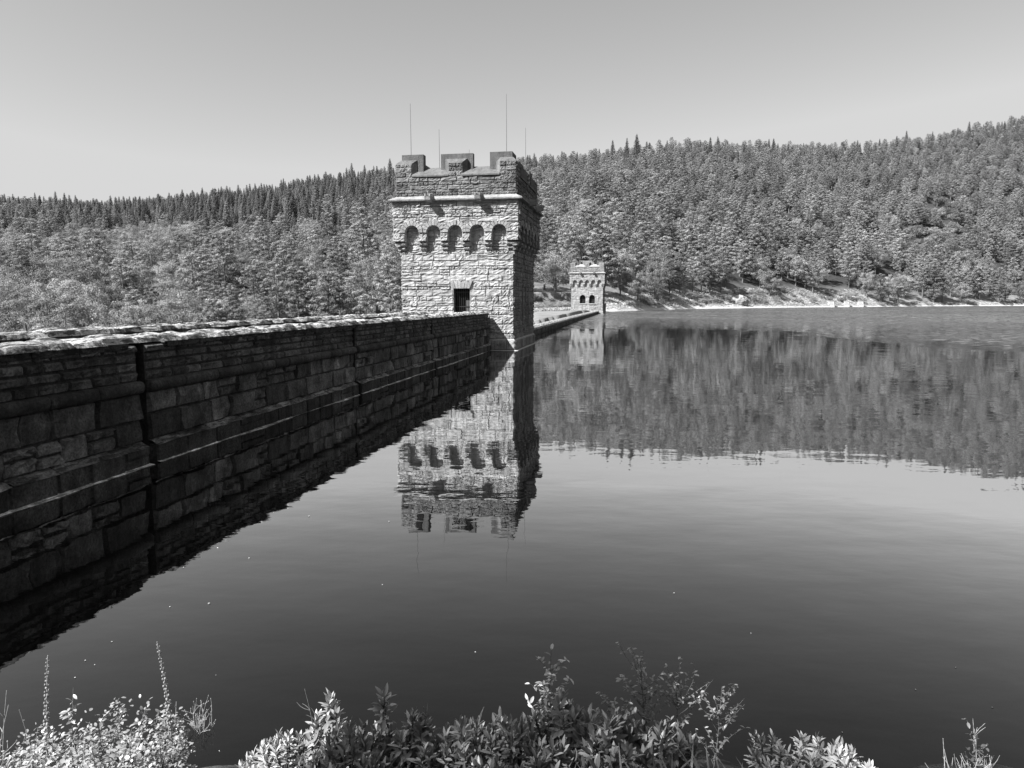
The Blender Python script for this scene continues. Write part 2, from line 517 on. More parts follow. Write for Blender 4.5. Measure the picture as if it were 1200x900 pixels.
    # openings
    for (P, a, b, z0, z1, kind) in openings:
        m = MB(); dp = {'door': .55, 'arch': .5, 'slit': .3}[kind]
        for (s0, s1) in ((a, a), (b, b)):
            m.add(P(np.array([s0, s0, s0, s0]), np.array([0.01, -dp, -dp, 0.01]), np.array([z0, z0, z1, z1])), [[0, 1, 2, 3]], .3)
        m.add(P(np.array([a, b, b, a]), np.array([0.01, 0.01, -dp, -dp]), np.full(4, z1)), [[0, 1, 2, 3]], .3)
        m.add(P(np.array([a, b, b, a]), np.array([0.03, 0.03, -dp, -dp]), np.full(4, z0)), [[0, 1, 2, 3]], .34)
        if kind == 'door':
            # flat arch of fanned stones
            for i in range(6):
                t0 = -1 + i / 3; t1 = -1 + (i + 1) / 3; c = (a + b) / 2
                s = np.array([c + t0 * .53 + .012, c + t1 * .53 - .012, c + t1 * .53 - .012, c + t0 * .53 + .012, c + t0 * .72 + .012, c + t1 * .72 - .012, c + t1 * .72 - .012, c + t0 * .72 + .012])
                e = .06 + rng.uniform(0, .05); hh = z1 + .36 + rng.uniform(-.02, .1)
                m.hexa(P(s, np.array([e, e, -.1, -.1] * 2), np.array([z1] * 4 + [hh] * 4)), rng.uniform(.32, .44))
            o = m.build("doorway", M_TOWER, root)
            vv = MB(); quad(vv, P, a, b, z0, z1, -dp + .01, .012); vv.build("dark_opening", M_VOID, o)
            bars = MB()
            for i in range(8):
                s = a + .06 + (b - a - .12) * i / 7
                fbox(bars, P, s - .012, s + .012, -.30, -.276, z0, z1 - .02, .05)
            for zz in (1.6, 2.6, z1 - .25): fbox(bars, P, a + .01, b - .01, -.31, -.27, zz, zz + .05, .05)
            fbox(bars, P, b - .3, b - .02, -.34, -.315, z0 + .1, 3.0, .26)
            bars.build("iron_gate", M_IRON, o)
        else:
            c = (a + b) / 2; hw = (b - a) / 2
            if kind == 'arch':
                zs = z1 - hw; an = np.linspace(0, math.pi, 11)
                A = np.array([(c + hw * math.cos(t), zs + hw * math.sin(t)) for t in an])
                p0 = P(A[:, 0], np.full(11, .012), A[:, 1]); tp = P(A[:, 0], np.full(11, .012), np.full(11, z1 + .02))
                m.grid(np.stack([p0, tp], 1), .3)
                m.grid(np.stack([p0, P(A[:, 0], np.full(11, -dp), A[:, 1])], 1), .3)
                voussoirs(m, P, c, zs, hw, hw + .3, .02, 9, .4)
                fbox(m, P, a - .15, b + .15, -.02, .16, z0 - .22, z0 - .005, .4)
            else:
                A = np.array([(a, z1 - .3), (c, z1), (b, z1 - .3)])
                m.grid(np.stack([P(A[:, 0], np.full(3, .01), A[:, 1]), P(A[:, 0], np.full(3, .01), np.full(3, z1 + .02))], 1), .3)
            o = m.build("window", M_TOWER, root)
            vv = MB(); quad(vv, P, a, b, z0, z1, -dp + .01, .012); vv.build("dark_opening", M_VOID, o)
            if kind == 'arch':
                fr = MB()
                for s in (c - .02,): fbox(fr, P, s, s + .05, -dp + .03, -dp + .08, z0, z1 - .05, .08)
                for zz in (z0 + .4, z0 + .8): fbox(fr, P, a, b, -dp + .03, -dp + .07, zz, zz + .04, .08)
                fr.build("window_bars", M_IRON, o)
    # slender rods standing on the roof
    rods = [(-6.72, 1.5, 15.0), (-5.5, 3.6, 13.9), (-.66, 1.2, 15.2), (-.1, 5.0, 14.1), (-3.9, 5.2, 12.9)] if near else [(-6.2, 1.5, 15.3), (-5.5, 3.0, 14.5), (-1.0, 1.2, 15.3), (-.4, 3.4, 14.4)]
    for (x, y, z) in rods:
        m = MB(); m.tube([(x, y, 9.9), (x + .01, y, (9.9 + z) / 2), (x, y, z)], [.024, .02, .013], 6, .22)
        m.box(x - .12, x + .12, y - .12, y + .12, 9.9, 10.0, .3)
        m.build("lightning_rod", M_ROD, root)
    return root


# ------------------------------------------------------------------ terrain
PXT = np.array([-500, -200, 0, 140, 300, 460, 560, 630, 680, 720, 800, 900, 1000, 1080, 1200, 1400, 1800.])
SKYT = np.array([262, 245, 233, 241, 226, 202, 195, 190, 184, 178, 168, 173, 173, 162, 140, 120, 110.])
R0T = np.array([120, 120, 130, 135, 140, 150, 165, 178, 188, 198, 255, 312, 372, 425, 495, 560, 600.])
Z0T = np.array([-14, -14, -14, -13, -12, -8, -3, .8, 1.0, .0, 0, 0, 0, 0, 0, 0, 0.])
R1T = np.array([700, 780, 850, 900, 800, 720, 680, 650, 620, 610, 620, 680, 760, 850, 1000, 1100, 1200.])
AZT = np.arctan((PXT - 600) / 834.0)
ELT = np.arctan((352 - SKYT) / np.hypot(834, PXT - 600))


def wob(x, y, s, k):
    return (np.sin(x * s * 1.0 + k) * np.cos(y * s * 1.3 + 2.1 * k) + .5 * np.sin(x * s * 2.3 + y * s * 1.7 + k * 3) + .3 * np.sin(x * s * 4.7 - y * s * 3.9 + k)) / 1.8


def shore_y(X):
    return 4.25 + .0 * np.exp(-((X + 1.95) / .5) ** 2) + .25 * np.sin(X * .9 + 1) + .12 * np.sin(X * 2.7) + .02 * np.abs(X)


def height(X, Y):
    X = np.asarray(X, float); Y = np.asarray(Y, float)
    r = np.hypot(X, Y); az = np.arctan2(X, Y)
    a = np.clip(az, AZT[0], AZT[-1])
    r0 = np.interp(a, AZT, R0T); z0 = np.interp(a, AZT, Z0T); r1 = np.interp(a, AZT, R1T); el = np.interp(a, AZT, ELT)
    z1 = EYE + r1 * np.tan(el) - 11
    t = np.clip((r - r0) / (r1 - r0), 0, 1)
    hill = z0 + (z1 - z0) * (t ** 1.12) + wob(X, Y, .021, 1.) * 5 * np.clip(t * 4, 0, 1) * (1 - t) + wob(X, Y, .07, 2.) * 1.2 * np.clip(t * 6, 0, 1) * (1 - t * .6)
    over = np.maximum(z1 - (r - r1) * .12, z1 * .45)
    hill = np.where(r > r1, over, hill)
    p = X * V[0] + Y * V[1]; q = X * U[0] + Y * U[1]
    lake = np.maximum(-9.0, -(r0 - r) * .22)
    down = np.maximum(z0, np.where(q < 3, .5, -14)) + 0 * r
    near = np.where(p > -10.8, lake, down)
    sm = np.clip((z0 + 3) / 3.5, 0, 1)                  # towards the abutment the valley floor comes up to the dam
    near = np.where((p <= -10.8) & (q > 100), np.maximum(near, -14 + (z0 + 13.6) * np.clip((q - 138) / 32, 0, 1)), near)
    z = np.where(r < r0, near, hill)
    # the near bank the photographer stands on
    d = shore_y(X) - Y
    bank = np.where(d > 0, np.minimum(d * .5, 1.4 + np.maximum(d - 3.2, 0) * .05 + np.maximum(d - 12, 0) * .42), np.maximum(d * .30, -9))
    bank = bank + .05 * wob(X, Y, 2.2, .4) * np.clip(1 - np.abs(d) / 6, 0, 1)
    bank = np.minimum(bank, 110)
    return np.maximum(z, bank)


def build_ground():
    rr = np.concatenate([[.0], np.geomspace(.6, 8, 34), np.geomspace(8.6, 150, 60), np.arange(154, 1260, 6.0), np.geomspace(1290, 5000, 14)])
    azf = np.linspace(-.72, .80, 420)
    azb = np.linspace(.80, 2 * np.pi - .72, 60)[1:-1]
    az = np.concatenate([azf, azb])
    Rg, A = np.meshgrid(rr, az, indexing='ij')
    X = Rg * np.sin(A); Y = Rg * np.cos(A)
    Z = height(X, Y)
    n = len(az); m = len(rr)
    i = np.arange(m - 1)[:, None] * n; j = np.arange(n)[None]; k = (j + 1) % n
    f = np.stack([i + j, i + n + j, i + n + k, i + k], -1).reshape(-1, 4)
    mb = MB(); mb.add(np.stack([X, Y, Z], -1).reshape(-1, 3), f, .1)
    m_, nt, nn, L, b = new_mat("hill_and_bank_ground")
    geo = nt.nodes.new("ShaderNodeNewGeometry"); sep = nt.nodes.new("ShaderNodeSeparateXYZ"); L.new(geo.outputs["Position"], sep.inputs[0])
    c = coords(nt)
    z = math_node(nt, 'ADD', sep.outputs[2], remap(nt, noise(nt, c, .25, 4), .3, .7, -.25, .25))
    r_far = nt.nodes.new("ShaderNodeVectorMath"); r_far.operation = 'LENGTH'; L.new(geo.outputs["Position"], r_far.inputs[0])
    grass = remap(nt, noise(nt, c, .35, 6, .7), .3, .7, .13, .30)
    wood = math_node(nt, 'MULTIPLY', math_node(nt, 'MULTIPLY', remap(nt, sep.outputs[2], 5, 11, 1, .25), remap(nt, sep.outputs[1], -30, -5, .3, 1)), remap(nt, sep.outputs[0], -6, 4, .3, 1))
    grass = math_node(nt, 'MULTIPLY', grass, wood)
    soil = remap(nt, noise(nt, c, 9, 6, .7), .3, .7, .03, .09)
    gravel = remap(nt, noise(nt, c, 1.1, 6, .75), .3, .7, .34, .60)
    isfar = remap(nt, r_far.outputs["Value"], 40, 60, 0, 1)
    mixn = nt.nodes.new("ShaderNodeMix"); zs = math_node(nt, 'ADD', z, remap(nt, sep.outputs[0], 45, 120, 0, .7)); L.new(math_node(nt, 'MULTIPLY', remap(nt, zs, 1.0, 1.5, 1, 0), remap(nt, sep.outputs[0], 18, 24, 0, 1)), mixn.inputs[0]); L.new(grass, mixn.inputs[2]); L.new(gravel, mixn.inputs[3])
    mix2 = nt.nodes.new("ShaderNodeMix"); L.new(isfar, mix2.inputs[0]); L.new(soil, mix2.inputs[2]); L.new(mixn.outputs[0], mix2.inputs[3])
    bed = nt.nodes.new("ShaderNodeMix"); L.new(remap(nt, sep.outputs[2], -.9, -.3, 0, 1), bed.inputs[0]); bed.inputs[2].default_value = .015; L.new(mix2.outputs[0], bed.inputs[3])
    L.new(bed.outputs[0], b.inputs["Base Color"]); b.inputs["Roughness"].default_value = 1; b.inputs["Specular IOR Level"].default_value = .1
    bp = nt.nodes.new("ShaderNodeBump"); bp.inputs["Distance"].default_value = .05; L.new(noise(nt, c, 6, 6, .7), bp.inputs["Height"]); L.new(bp.outputs[0], b.inputs["Normal"])
    o = mb.build("ground", m_, None, True)
    tag(o, "earth bank and wooded hillsides around the reservoir", "ground", kind="structure")


def build_water():
    mb = MB()
    pts = [dam(-9.3, -60), dam(1600, -60), dam(1600, 1500), dam(-9.3, 1500)]
    mb.add(pts, [[0, 1, 2, 3]], .02)
    m, nt, n, L, b = new_mat("still_lake_water"); n.remove(b)
    c1 = nt.nodes.new("ShaderNodeNewGeometry").outputs["Position"]
    mp = nt.nodes.new("ShaderNodeMapping"); L.new(c1, mp.inputs[0]); mp.inputs["Rotation"].default_value = (0, 0, radians(12)); mp.inputs["Scale"].default_value = (.55, 1.0, 1)
    cv = mp.outputs[0]
    h1 = math_node(nt, 'MULTIPLY', noise(nt, cv, .55, 3, .5, '2D'), .006)
    h2 = math_node(nt, 'MULTIPLY', noise(nt, cv, 2.6, 3, .5, '2D'), .0014)
    # a band of breeze-ruffled water towards the far shore
    sep = nt.nodes.new("ShaderNodeSeparateXYZ"); L.new(c1, sep.inputs[0])
    wv = math_node(nt, 'ADD', sep.outputs[1], remap(nt, noise(nt, c1, .018, 3, .5, '2D'), .3, .7, -25, 25))
    wv = math_node(nt, 'ADD', wv, math_node(nt, 'MULTIPLY', sep.outputs[0], .6))
    ruf = math_node(nt, 'MULTIPLY', remap(nt, wv, 60, 118, 0, 1), remap(nt, noise(nt, c1, .03, 3, .6, '2D'), .35, .65, .55, 1))
    h = math_node(nt, 'ADD', h1, h2)
    bp = nt.nodes.new("ShaderNodeBump"); bp.inputs["Strength"].default_value = 1; bp.inputs["Distance"].default_value = 1.0
    L.new(h, bp.inputs["Height"])
    nz = nt.nodes.new("ShaderNodeTexNoise"); nz.noise_dimensions = '2D'; nz.inputs["Scale"].default_value = 1.6; nz.inputs["Detail"].default_value = 2; L.new(cv, nz.inputs["Vector"])
    v1 = nt.nodes.new("ShaderNodeVectorMath"); v1.operation = 'SUBTRACT'; L.new(nz.outputs["Color"], v1.inputs[0]); v1.inputs[1].default_value = (.5, .5, .5)
    v2 = nt.nodes.new("ShaderNodeVectorMath"); v2.operation = 'SCALE'; L.new(v1.outputs[0], v2.inputs[0]); L.new(math_node(nt, 'ADD', math_node(nt, 'MULTIPLY', ruf, 2.4), .012), v2.inputs[3])
    v3 = nt.nodes.new("ShaderNodeVectorMath"); v3.operation = 'ADD'; L.new(bp.outputs[0], v3.inputs[0]); L.new(v2.outputs[0], v3.inputs[1])
    v4 = nt.nodes.new("ShaderNodeVectorMath"); v4.operation = 'NORMALIZE'; L.new(v3.outputs[0], v4.inputs[0])
    bp = v4
    fr = nt.nodes.new("ShaderNodeFresnel"); fr.inputs[0].default_value = 1.333; L.new(bp.outputs[0], fr.inputs[1])
    f = math_node(nt, 'MINIMUM', math_node(nt, 'MULTIPLY', math_node(nt, 'POWER', fr.outputs[0], 1.5), WATER_F), .77)
    g = nt.nodes.new("ShaderNodeBsdfGlossy"); g.inputs["Roughness"].default_value = .0; g.inputs[0].default_value = (1, 1, 1, 1); L.new(bp.outputs[0], g.inputs["Normal"]); L.new(math_node(nt, 'MULTIPLY', ruf, remap(nt, noise(nt, cv, .9, 3, .7, '2D'), .35, .65, .12, .42)), g.inputs["Roughness"])
    d = nt.nodes.new("ShaderNodeBsdfDiffuse"); d.inputs[0].default_value = (.0012, .0012, .0012, 1)
    tr = nt.nodes.new("ShaderNodeBsdfTransparent"); tr.inputs[0].default_value = (.3, .3, .3, 1)
    mx = nt.nodes.new("ShaderNodeMixShader"); mx.inputs[0].default_value = .45; L.new(d.outputs[0], mx.inputs[1]); L.new(tr.outputs[0], mx.inputs[2])
    m2 = nt.nodes.new("ShaderNodeMixShader"); L.new(f, m2.inputs[0]); L.new(mx.outputs[0], m2.inputs[1]); L.new(g.outputs[0], m2.inputs[2])
    L.new(m2.outputs[0], n["Material Output"].inputs[0])
    tag(mb.build("lake_water", m), "still dark reservoir water mirroring the tower and hills", "water", kind="structure")


WATER_F = 7.0


def rough_field(a, b, k, m):
    g = rng.uniform(-1, 1, (k, m)); x = np.linspace(0, k - 1.001, a); y = np.linspace(0, m - 1.001, b)
    i = x.astype(int); j = y.astype(int); fx = (x - i)[:, None]; fy = (y - j)[None]
    return (g[i][:, j] * (1 - fx) + g[i + 1][:, j] * fx) * (1 - fy) + (g[i][:, j + 1] * (1 - fx) + g[i + 1][:, j + 1] * fx) * fy


# ------------------------------------------------------------------ dam
def build_dam():
    vf = -8.95; u0, u1 = -6.0, 42.2
    root = thing("dam_wall", "long dark masonry dam wall with pale rough coping running to the near tower", "dam wall", dam(vf, 0), DAM_ROT)
    P = frame_pt((0, 0), (0, 1), (1, 0))          # s along the dam, d towards the lake
    joints = [-4.0, 1.9, 11.65, 21.6, 30.27, 42.6]
    gw = .2
    bays = []
    a = u0
    for j in joints:
        bays.append((a, min(j - gw / 2, u1))); a = j + gw / 2
    face = MB(); strg = MB(); core = MB()
    for (a, b) in bays:
        if b - a < .3: continue
        near = (5, 4) if a > 25 else (7, 5)
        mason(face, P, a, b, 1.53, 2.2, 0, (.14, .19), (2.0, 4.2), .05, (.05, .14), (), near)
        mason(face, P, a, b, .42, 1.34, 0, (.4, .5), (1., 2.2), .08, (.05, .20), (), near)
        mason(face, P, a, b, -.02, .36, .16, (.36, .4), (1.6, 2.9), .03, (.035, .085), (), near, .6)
        # weathered ledge on the plinth, paler with dried scum
        x = a
        while x < b - .01:
            l = rng.uniform(.5, 1.1); l = b - x if x + l > b - .4 else l
            S, Dp = np.meshgrid(np.linspace(x + .01, x + l - .01, 5), np.linspace(0, 1, 4), indexing='ij')
            Dd = .19 - Dp * .19 + rng.uniform(-.01, .01, S.shape); Zz = .34 + Dp * .085 + rng.uniform(-.012, .012, S.shape)
            face.grid(P(S, Dd, Zz), rng.choice([.14, .2, .3]), 1)
            x += l
        # swollen string course
        x = a
        while x < b - .01:
            l = rng.uniform(.6, 1.15); l = b - x if x + l > b - .5 else l
            th = np.linspace(-.5 * math.pi, .5 * math.pi, 8)
            S, T = np.meshgrid(np.concatenate([[x + .005, x + .006], np.linspace(x + .04, x + l - .04, 5), [x + l - .006, x + l - .005]]), th, indexing='ij')
            pin = np.ones(S.shape); pin[[1, -2]] = .86; pin[[0, -1]] = 0
            Dd = .16 * np.cos(T) ** .6 * pin + rng.uniform(-.012, .012, S.shape); Zz = 1.435 + .115 * np.sin(T) * (.96 + .04 * pin)
            Dd[:, [0, -1]] = -.01
            strg.grid(P(S, Dd, Zz), rng.uniform(.04, .075))
            x += l
        fbox(core, P, a + .01, b - .01, -.6, -.012, -9, 2.2, .04)
        fbox(core, P, a + .01, b - .01, -.3, .148, -9, .34, .06)
    fbox(core, P, u0, u1, -.62, -.24, -9, 2.18, .03)
    # scum line left by the water
    x = u0; sc = MB()
    for (a, b) in bays:
        n = int((b - a) / .25) + 2; s = np.linspace(a, b, n)
        wd = .17 + .13 * np.interp(s, np.linspace(a, b, 9), rng.random(9)) + .02 * rng.random(n)
        sc.grid(P(np.stack([s, s], 1), np.stack([wd, np.full(n, .14)], 1), np.stack([np.full(n, .012), np.full(n, .03)], 1)), np.tile(rng.uniform(.45, .8, n - 1), 1))
        sc.grid(P(np.stack([s, s], 1), np.stack([wd, wd], 1), np.stack([np.full(n, -.3), np.full(n, .012)], 1)), .1)
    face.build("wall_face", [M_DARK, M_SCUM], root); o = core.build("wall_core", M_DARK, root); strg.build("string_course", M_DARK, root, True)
    sc.build("waterline_ledge", M_SCUM, root)
    # rough coping stones on both parapets
    def coping(name, d0, d1, z0, zt, gap):
        mb = MB(); x = u0
        while x < u1 - .05:
            l = rng.uniform(.45, .95); l = u1 - x if x + l > u1 - .4 else l
            hh = rng.uniform(-.035, .04); n1, n2 = (14, 12) if x < 26 else (8, 8)
            S, T = np.meshgrid(np.linspace(x + .008, x + l - .008, n1), np.linspace(0, 1, n2), indexing='ij')
            e = np.minimum(np.linspace(0, 1, n1), np.linspace(1, 0, n1))[:, None] * 2
            prof = np.clip(np.sin(np.pi * T), 0, 1) ** .22
            ins = any(abs(x + l / 2 - j) < .42 for j in joints) and gap
            Dd = d1 + (d0 - d1) * T + rng.uniform(-.006, .006, S.shape) - (.10 * (1 - T) if ins else 0)
            lump = .016 * rough_field(n1, n2, 3, 3) + .042 * rough_field(n1, n2, 2, 5) + .022 * rough_field(n1, n2, 5, 8)
            Zz = z0 + (zt - z0 + hh + lump) * prof * (.80 + .20 * np.clip(e * 5, 0, 1))
            Zz[:, 0] = z0; Zz[:, -1] = z0
            mb.grid(P(S, Dd, Zz), rng.uniform(.34, .62))
            for (sx, fl) in ((0, 1), (-1, 0)):
                A = P(S[sx], Dd[sx], Zz[sx]); B = P(S[sx], Dd[sx], np.full(n2, z0 - .02)); mb.grid(np.stack([A, B], 1), .2)
            x += l
        ov = d1 + .01
        # the square-dressed bed course under the rubble top, dark on its face
        x = u0
        while x < u1 - .05:
            l = rng.uniform(.7, 1.3); l = u1 - x if x + l > u1 - .5 else l
            if not (gap and any(abs(x + l / 2 - j) < .2 for j in joints)):
                fbox(mb, P, x + .006, x + l - .006, d0 + .02, d1 - .02 + rng.uniform(-.012, .012), z0 - .1, z0 + .012, rng.uniform(.05, .08))
            x += l
        return mb.build(name, M_COPE, root)
    coping("coping", -.78, .07, 2.23, 2.345, True)
    fp = MB()
    P2 = frame_pt((-3.45, 0), (0, 1), (1, 0))
    mason(fp, P2, u0, u1, 1.1, 2.2, 0, (.16, .24), (1.5, 3.2), .035, (.08, .16), (), (4, 4))
    fp.box(-4.15, -3.462, u0, u1, 1.0, 2.21, .1)
    fp.build("far_parapet", M_DARK, root)
    o2 = coping("far_coping", -4.2, -3.4, 2.22, 2.335, False)
    dk = MB(); dk.box(-3.46, -.63, u0, u1, .9, 1.12, .2); dk.hexa([(-4.1, u0, -14), (-.7, u0, -14), (-.7, u1, -14), (-4.1, u1, -14), (-4.1, u0, .9), (-.7, u0, .9), (-.7, u1, .9), (-4.1, u1, .9)], .1)
    dk.build("walkway", M_DARK, root)

    # spillway crest between the towers
    sp = thing("spillway_wall", "low overflow wall with pale rounded crest between the two towers", "spillway wall", dam(vf, 0), DAM_ROT)
    f = MB(); a, b = 50.6, 159.5
    mason(f, P, a, b, .05, .52, .03, (.45, .5), (1.6, 3.), .04, (.04, .09), (), (4, 4))
    fbox(f, P, a, b, -.9, .018, -9, .5, .06)
    f.hexa([(-9, a, -14), (-.85, a, -14), (-.85, b, -14), (-9, b, -14), (-1.3, a, .3), (-.85, a, .3), (-.85, b, .3), (-1.3, b, .3)], .2)
    f.build("wall_face", M_DARK, sp)
    c = MB(); x = a
    while x < b:
        l = min(rng.uniform(.9, 1.5), b - x)
        th = np.linspace(0, math.pi, 9)
        S, T = np.meshgrid(np.array([x + .01, x + .06, x + l - .06, x + l - .01]), th, indexing='ij')
        pin = np.array([.9, 1, 1, .9])[:, None]
        Dd = -.5 + .62 * np.cos(T); Zz = .50 + (.30 + rng.uniform(-.01, .01)) * np.sin(T) ** .7 * pin
        c.grid(P(S, Dd, Zz), rng.uniform(.38, .55)); x += l
    c.build("crest_stones", M_COPE, sp)
    # the wing of the dam beyond the far tower
    wg = thing("dam_wing_wall", "short dark stone wall running ashore behind the far tower", "wing wall", dam(vf, 167.8), DAM_ROT)
    f = MB(); mason(f, P, 0, 26, .05, 2.1, 0, (.3, .45), (1.3, 2.6), .05, (.05, .1), (), (4, 4)); fbox(f, P, 0, 26, -.8, -.012, -9, 2.1, .06)
    f.build("wall_face", M_DARK, wg)
    c = MB(); fbox(c, P, -.02, 26.02, -.86, .1, 2.1, 2.32, .45); c.build("coping", M_COPE, wg)


# ------------------------------------------------------------------ trees
def leafcards(mb, c, n, rad, size, tone, up=.35, mat=0, flat=1.0):
    """n leaf-spray faces scattered through a flattened clump"""
    n = int(n * 2.8); size = size * .60
    d = rng.normal(0, 1, (n, 3)); d /= np.linalg.norm(d, axis=1)[:, None]
    p = c + d * (rng.random((n, 1)) ** .45) * np.array([rad, rad, rad * flat])
    nrm = d * .95 + rng.normal(0, .29, (n, 3)) + np.array([0, 0, up]); nrm /= np.linalg.norm(nrm, axis=1)[:, None]
    a = np.cross(nrm, rng.normal(0, 1, (n, 3))); a /= np.linalg.norm(a, axis=1)[:, None]; b = np.cross(nrm, a)
    s = size * rng.uniform(.6, 1.3, (n, 1)); e = rng.uniform(.45, .8, (n, 1))
    q = np.stack([p - a * s, p - b * s * e, p + a * s, p + b * s * e], 1)
    q[:, 2] += nrm * s * .25
    i = np.arange(n)[:, None] * 4 + np.arange(4)[None]
    mb.add(q.reshape(-1, 3), i, tone * rng.uniform(.87, 1.13, n), mat)


def trunk_mesh(mb, H, r, lean, limbs, tone=.16, mat=0):
    z = np.linspace(0, 1, 8)
    pts = np.stack([lean[0] * z ** 2, lean[1] * z ** 2, z * H - .3], 1)
    mb.tube(pts, r * (1.05 - z) ** .8 + .03, 7, tone, mat)
    for (h, tip, rr) in limbs:
        b = np.array([lean[0] * h ** 2, lean[1] * h ** 2, h * H - .3]); t = np.asarray(tip)
        mid = (b + t) / 2 + np.array([0, 0, -.05 * np.linalg.norm(t - b)])
        mb.tube([b, mid, t], [rr, rr * .65, rr * .2], 5, tone, mat, False)


def make_tree(kind, seed, detail=1.0):
    global rng
    keep = rng; rng = np.random.default_rng(seed)
    cr = MB(); tr = MB(); H = 1.0
    limbs = []
    if kind == 'spruce':
        H = 15.; R = 2.7
        nl = 24
        for i in range(nl):
            f = .10 + .90 * i / nl; rr = R * (1 - f) ** .85 * rng.uniform(.8, 1.12) + .12; nb = max(3, int(9 * (1 - f) + 3)); o = rng.uniform(0, 6)
            for k in range(nb):
                a = o + 2 * math.pi * k / nb + rng.uniform(-.25, .25); l = rr * rng.uniform(.75, 1.15)
                t = rng.uniform(.75, 1.2) * .075
                for q in (.4, .72, 1.0):
                    c = np.array([math.cos(a) * l * q, math.sin(a) * l * q, f * H - l * q * .28])
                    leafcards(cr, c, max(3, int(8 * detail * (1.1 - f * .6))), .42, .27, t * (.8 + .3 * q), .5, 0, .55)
        leafcards(cr, np.array([0, 0, H * .985]), 14, .2, .2, .08, .3, 0, 2.4)
        trunk_mesh(tr, H * .98, .22, (0, 0), [])
    elif kind == 'pine':
        H = 14.; lean = rng.uniform(-.8, .8, 2)
        n = 46
        for i in range(n):
            f = .24 + .76 * (i + rng.random()) / n
            env = 3.3 * (min(1, (f - .16) / .22) ** .8) * (1 - ((f - .3) / .72) ** 2 if f > .3 else 1) ** .6 if f < 1 else .3
            a = i * 2.4 + rng.uniform(-.4, .4); l = max(.3, env) * rng.uniform(.55, 1.1)
            c = np.array([math.cos(a) * l + lean[0] * f * f, math.sin(a) * l + lean[1] * f * f, f * H + rng.uniform(-.3, .3)])
            t = .105 * rng.uniform(.75, 1.25)
            leafcards(cr, c, int(34 * detail), rng.uniform(.75, 1.15) * (1.12 - .5 * f), .25, t, .55, 0, .5)
            limbs.append((max(.1, f - .06), c, .05))
            if l > 1.5:
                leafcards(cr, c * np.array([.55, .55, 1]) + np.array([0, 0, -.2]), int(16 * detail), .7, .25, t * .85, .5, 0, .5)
        trunk_mesh(tr, H * .97, .22, lean, limbs[::2])
    else:
        big = kind == 'broadleaf'
        H = 11. if big else 3.2; R = 3.9 if big else 2.3; lean = rng.uniform(-.4, .4, 2)
        n = 60 if big else 34
        for i in range(n):
            d = rng.normal(0, 1, 3); d /= np.linalg.norm(d); d[2] = d[2] * .9 + .12
            rr = rng.uniform(.55, 1.0)
            if big: c = np.array([d[0] * R * rr, d[1] * R * rr, H * .56 + d[2] * H * .42 * rr])
            else: c = np.array([d[0] * R * rr, d[1] * R * rr, H * .45 + d[2] * H * .42 * rr])
            c[:2] *= 1 - .25 * max(0, c[2] / H - .5)
            c[2] = max(c[2], H * (.16 if big else .06))
            t = .14 * rng.uniform(.75, 1.25)
            leafcards(cr, c, int((38 if big else 34) * detail), (1.05 if big else .6) * rng.uniform(.7, 1.2), .22 if big else .15, t, .4, 0, .75)
            if i % 4 == 0: limbs.append((rng.uniform(.2, .55), c, .07 if big else .03))
        trunk_mesh(tr, H * .8, .22 if big else .06, lean, limbs)
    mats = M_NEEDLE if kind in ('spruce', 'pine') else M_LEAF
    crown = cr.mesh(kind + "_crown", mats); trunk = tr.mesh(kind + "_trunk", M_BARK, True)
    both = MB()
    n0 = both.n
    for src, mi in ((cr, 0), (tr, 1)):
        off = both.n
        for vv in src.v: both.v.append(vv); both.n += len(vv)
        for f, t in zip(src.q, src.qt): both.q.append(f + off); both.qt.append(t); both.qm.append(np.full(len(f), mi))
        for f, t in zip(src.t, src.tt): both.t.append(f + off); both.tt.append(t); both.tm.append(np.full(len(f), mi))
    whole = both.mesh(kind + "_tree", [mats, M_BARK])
    rng = keep
    return dict(crown=crown, trunk=trunk, whole=whole, H=H, kind=kind)


NAMES = {'spruce': 'spruce_tree', 'pine': 'pine_tree', 'broadleaf': 'broadleaf_tree', 'shrub': 'shrub'}


def proj(X, Y, Z):
    Z = Z - EYE
    dep = Y * math.cos(PITCH) - Z * math.sin(PITCH); up = Y * math.sin(PITCH) + Z * math.cos(PITCH)
    return 600 + FPX * X / dep, 450 - FPX * up / dep


def wall_top_y(px):                                   # where the dam hides the ground behind it
    return 388 - (px - 0) * (388 - 362) / 470.


PROTO = {}


def parted_tree(pr, loc, rz, s, label, group=None, cat='tree', sz=None):
    o = thing(NAMES[pr['kind']], label, cat, loc, rz, group)
    o.scale = (s, s, sz or s)
    for nm in ('trunk', 'crown'):
        c = bpy.data.objects.new(nm, pr[nm]); COL.objects.link(c); c.parent = o
    return o


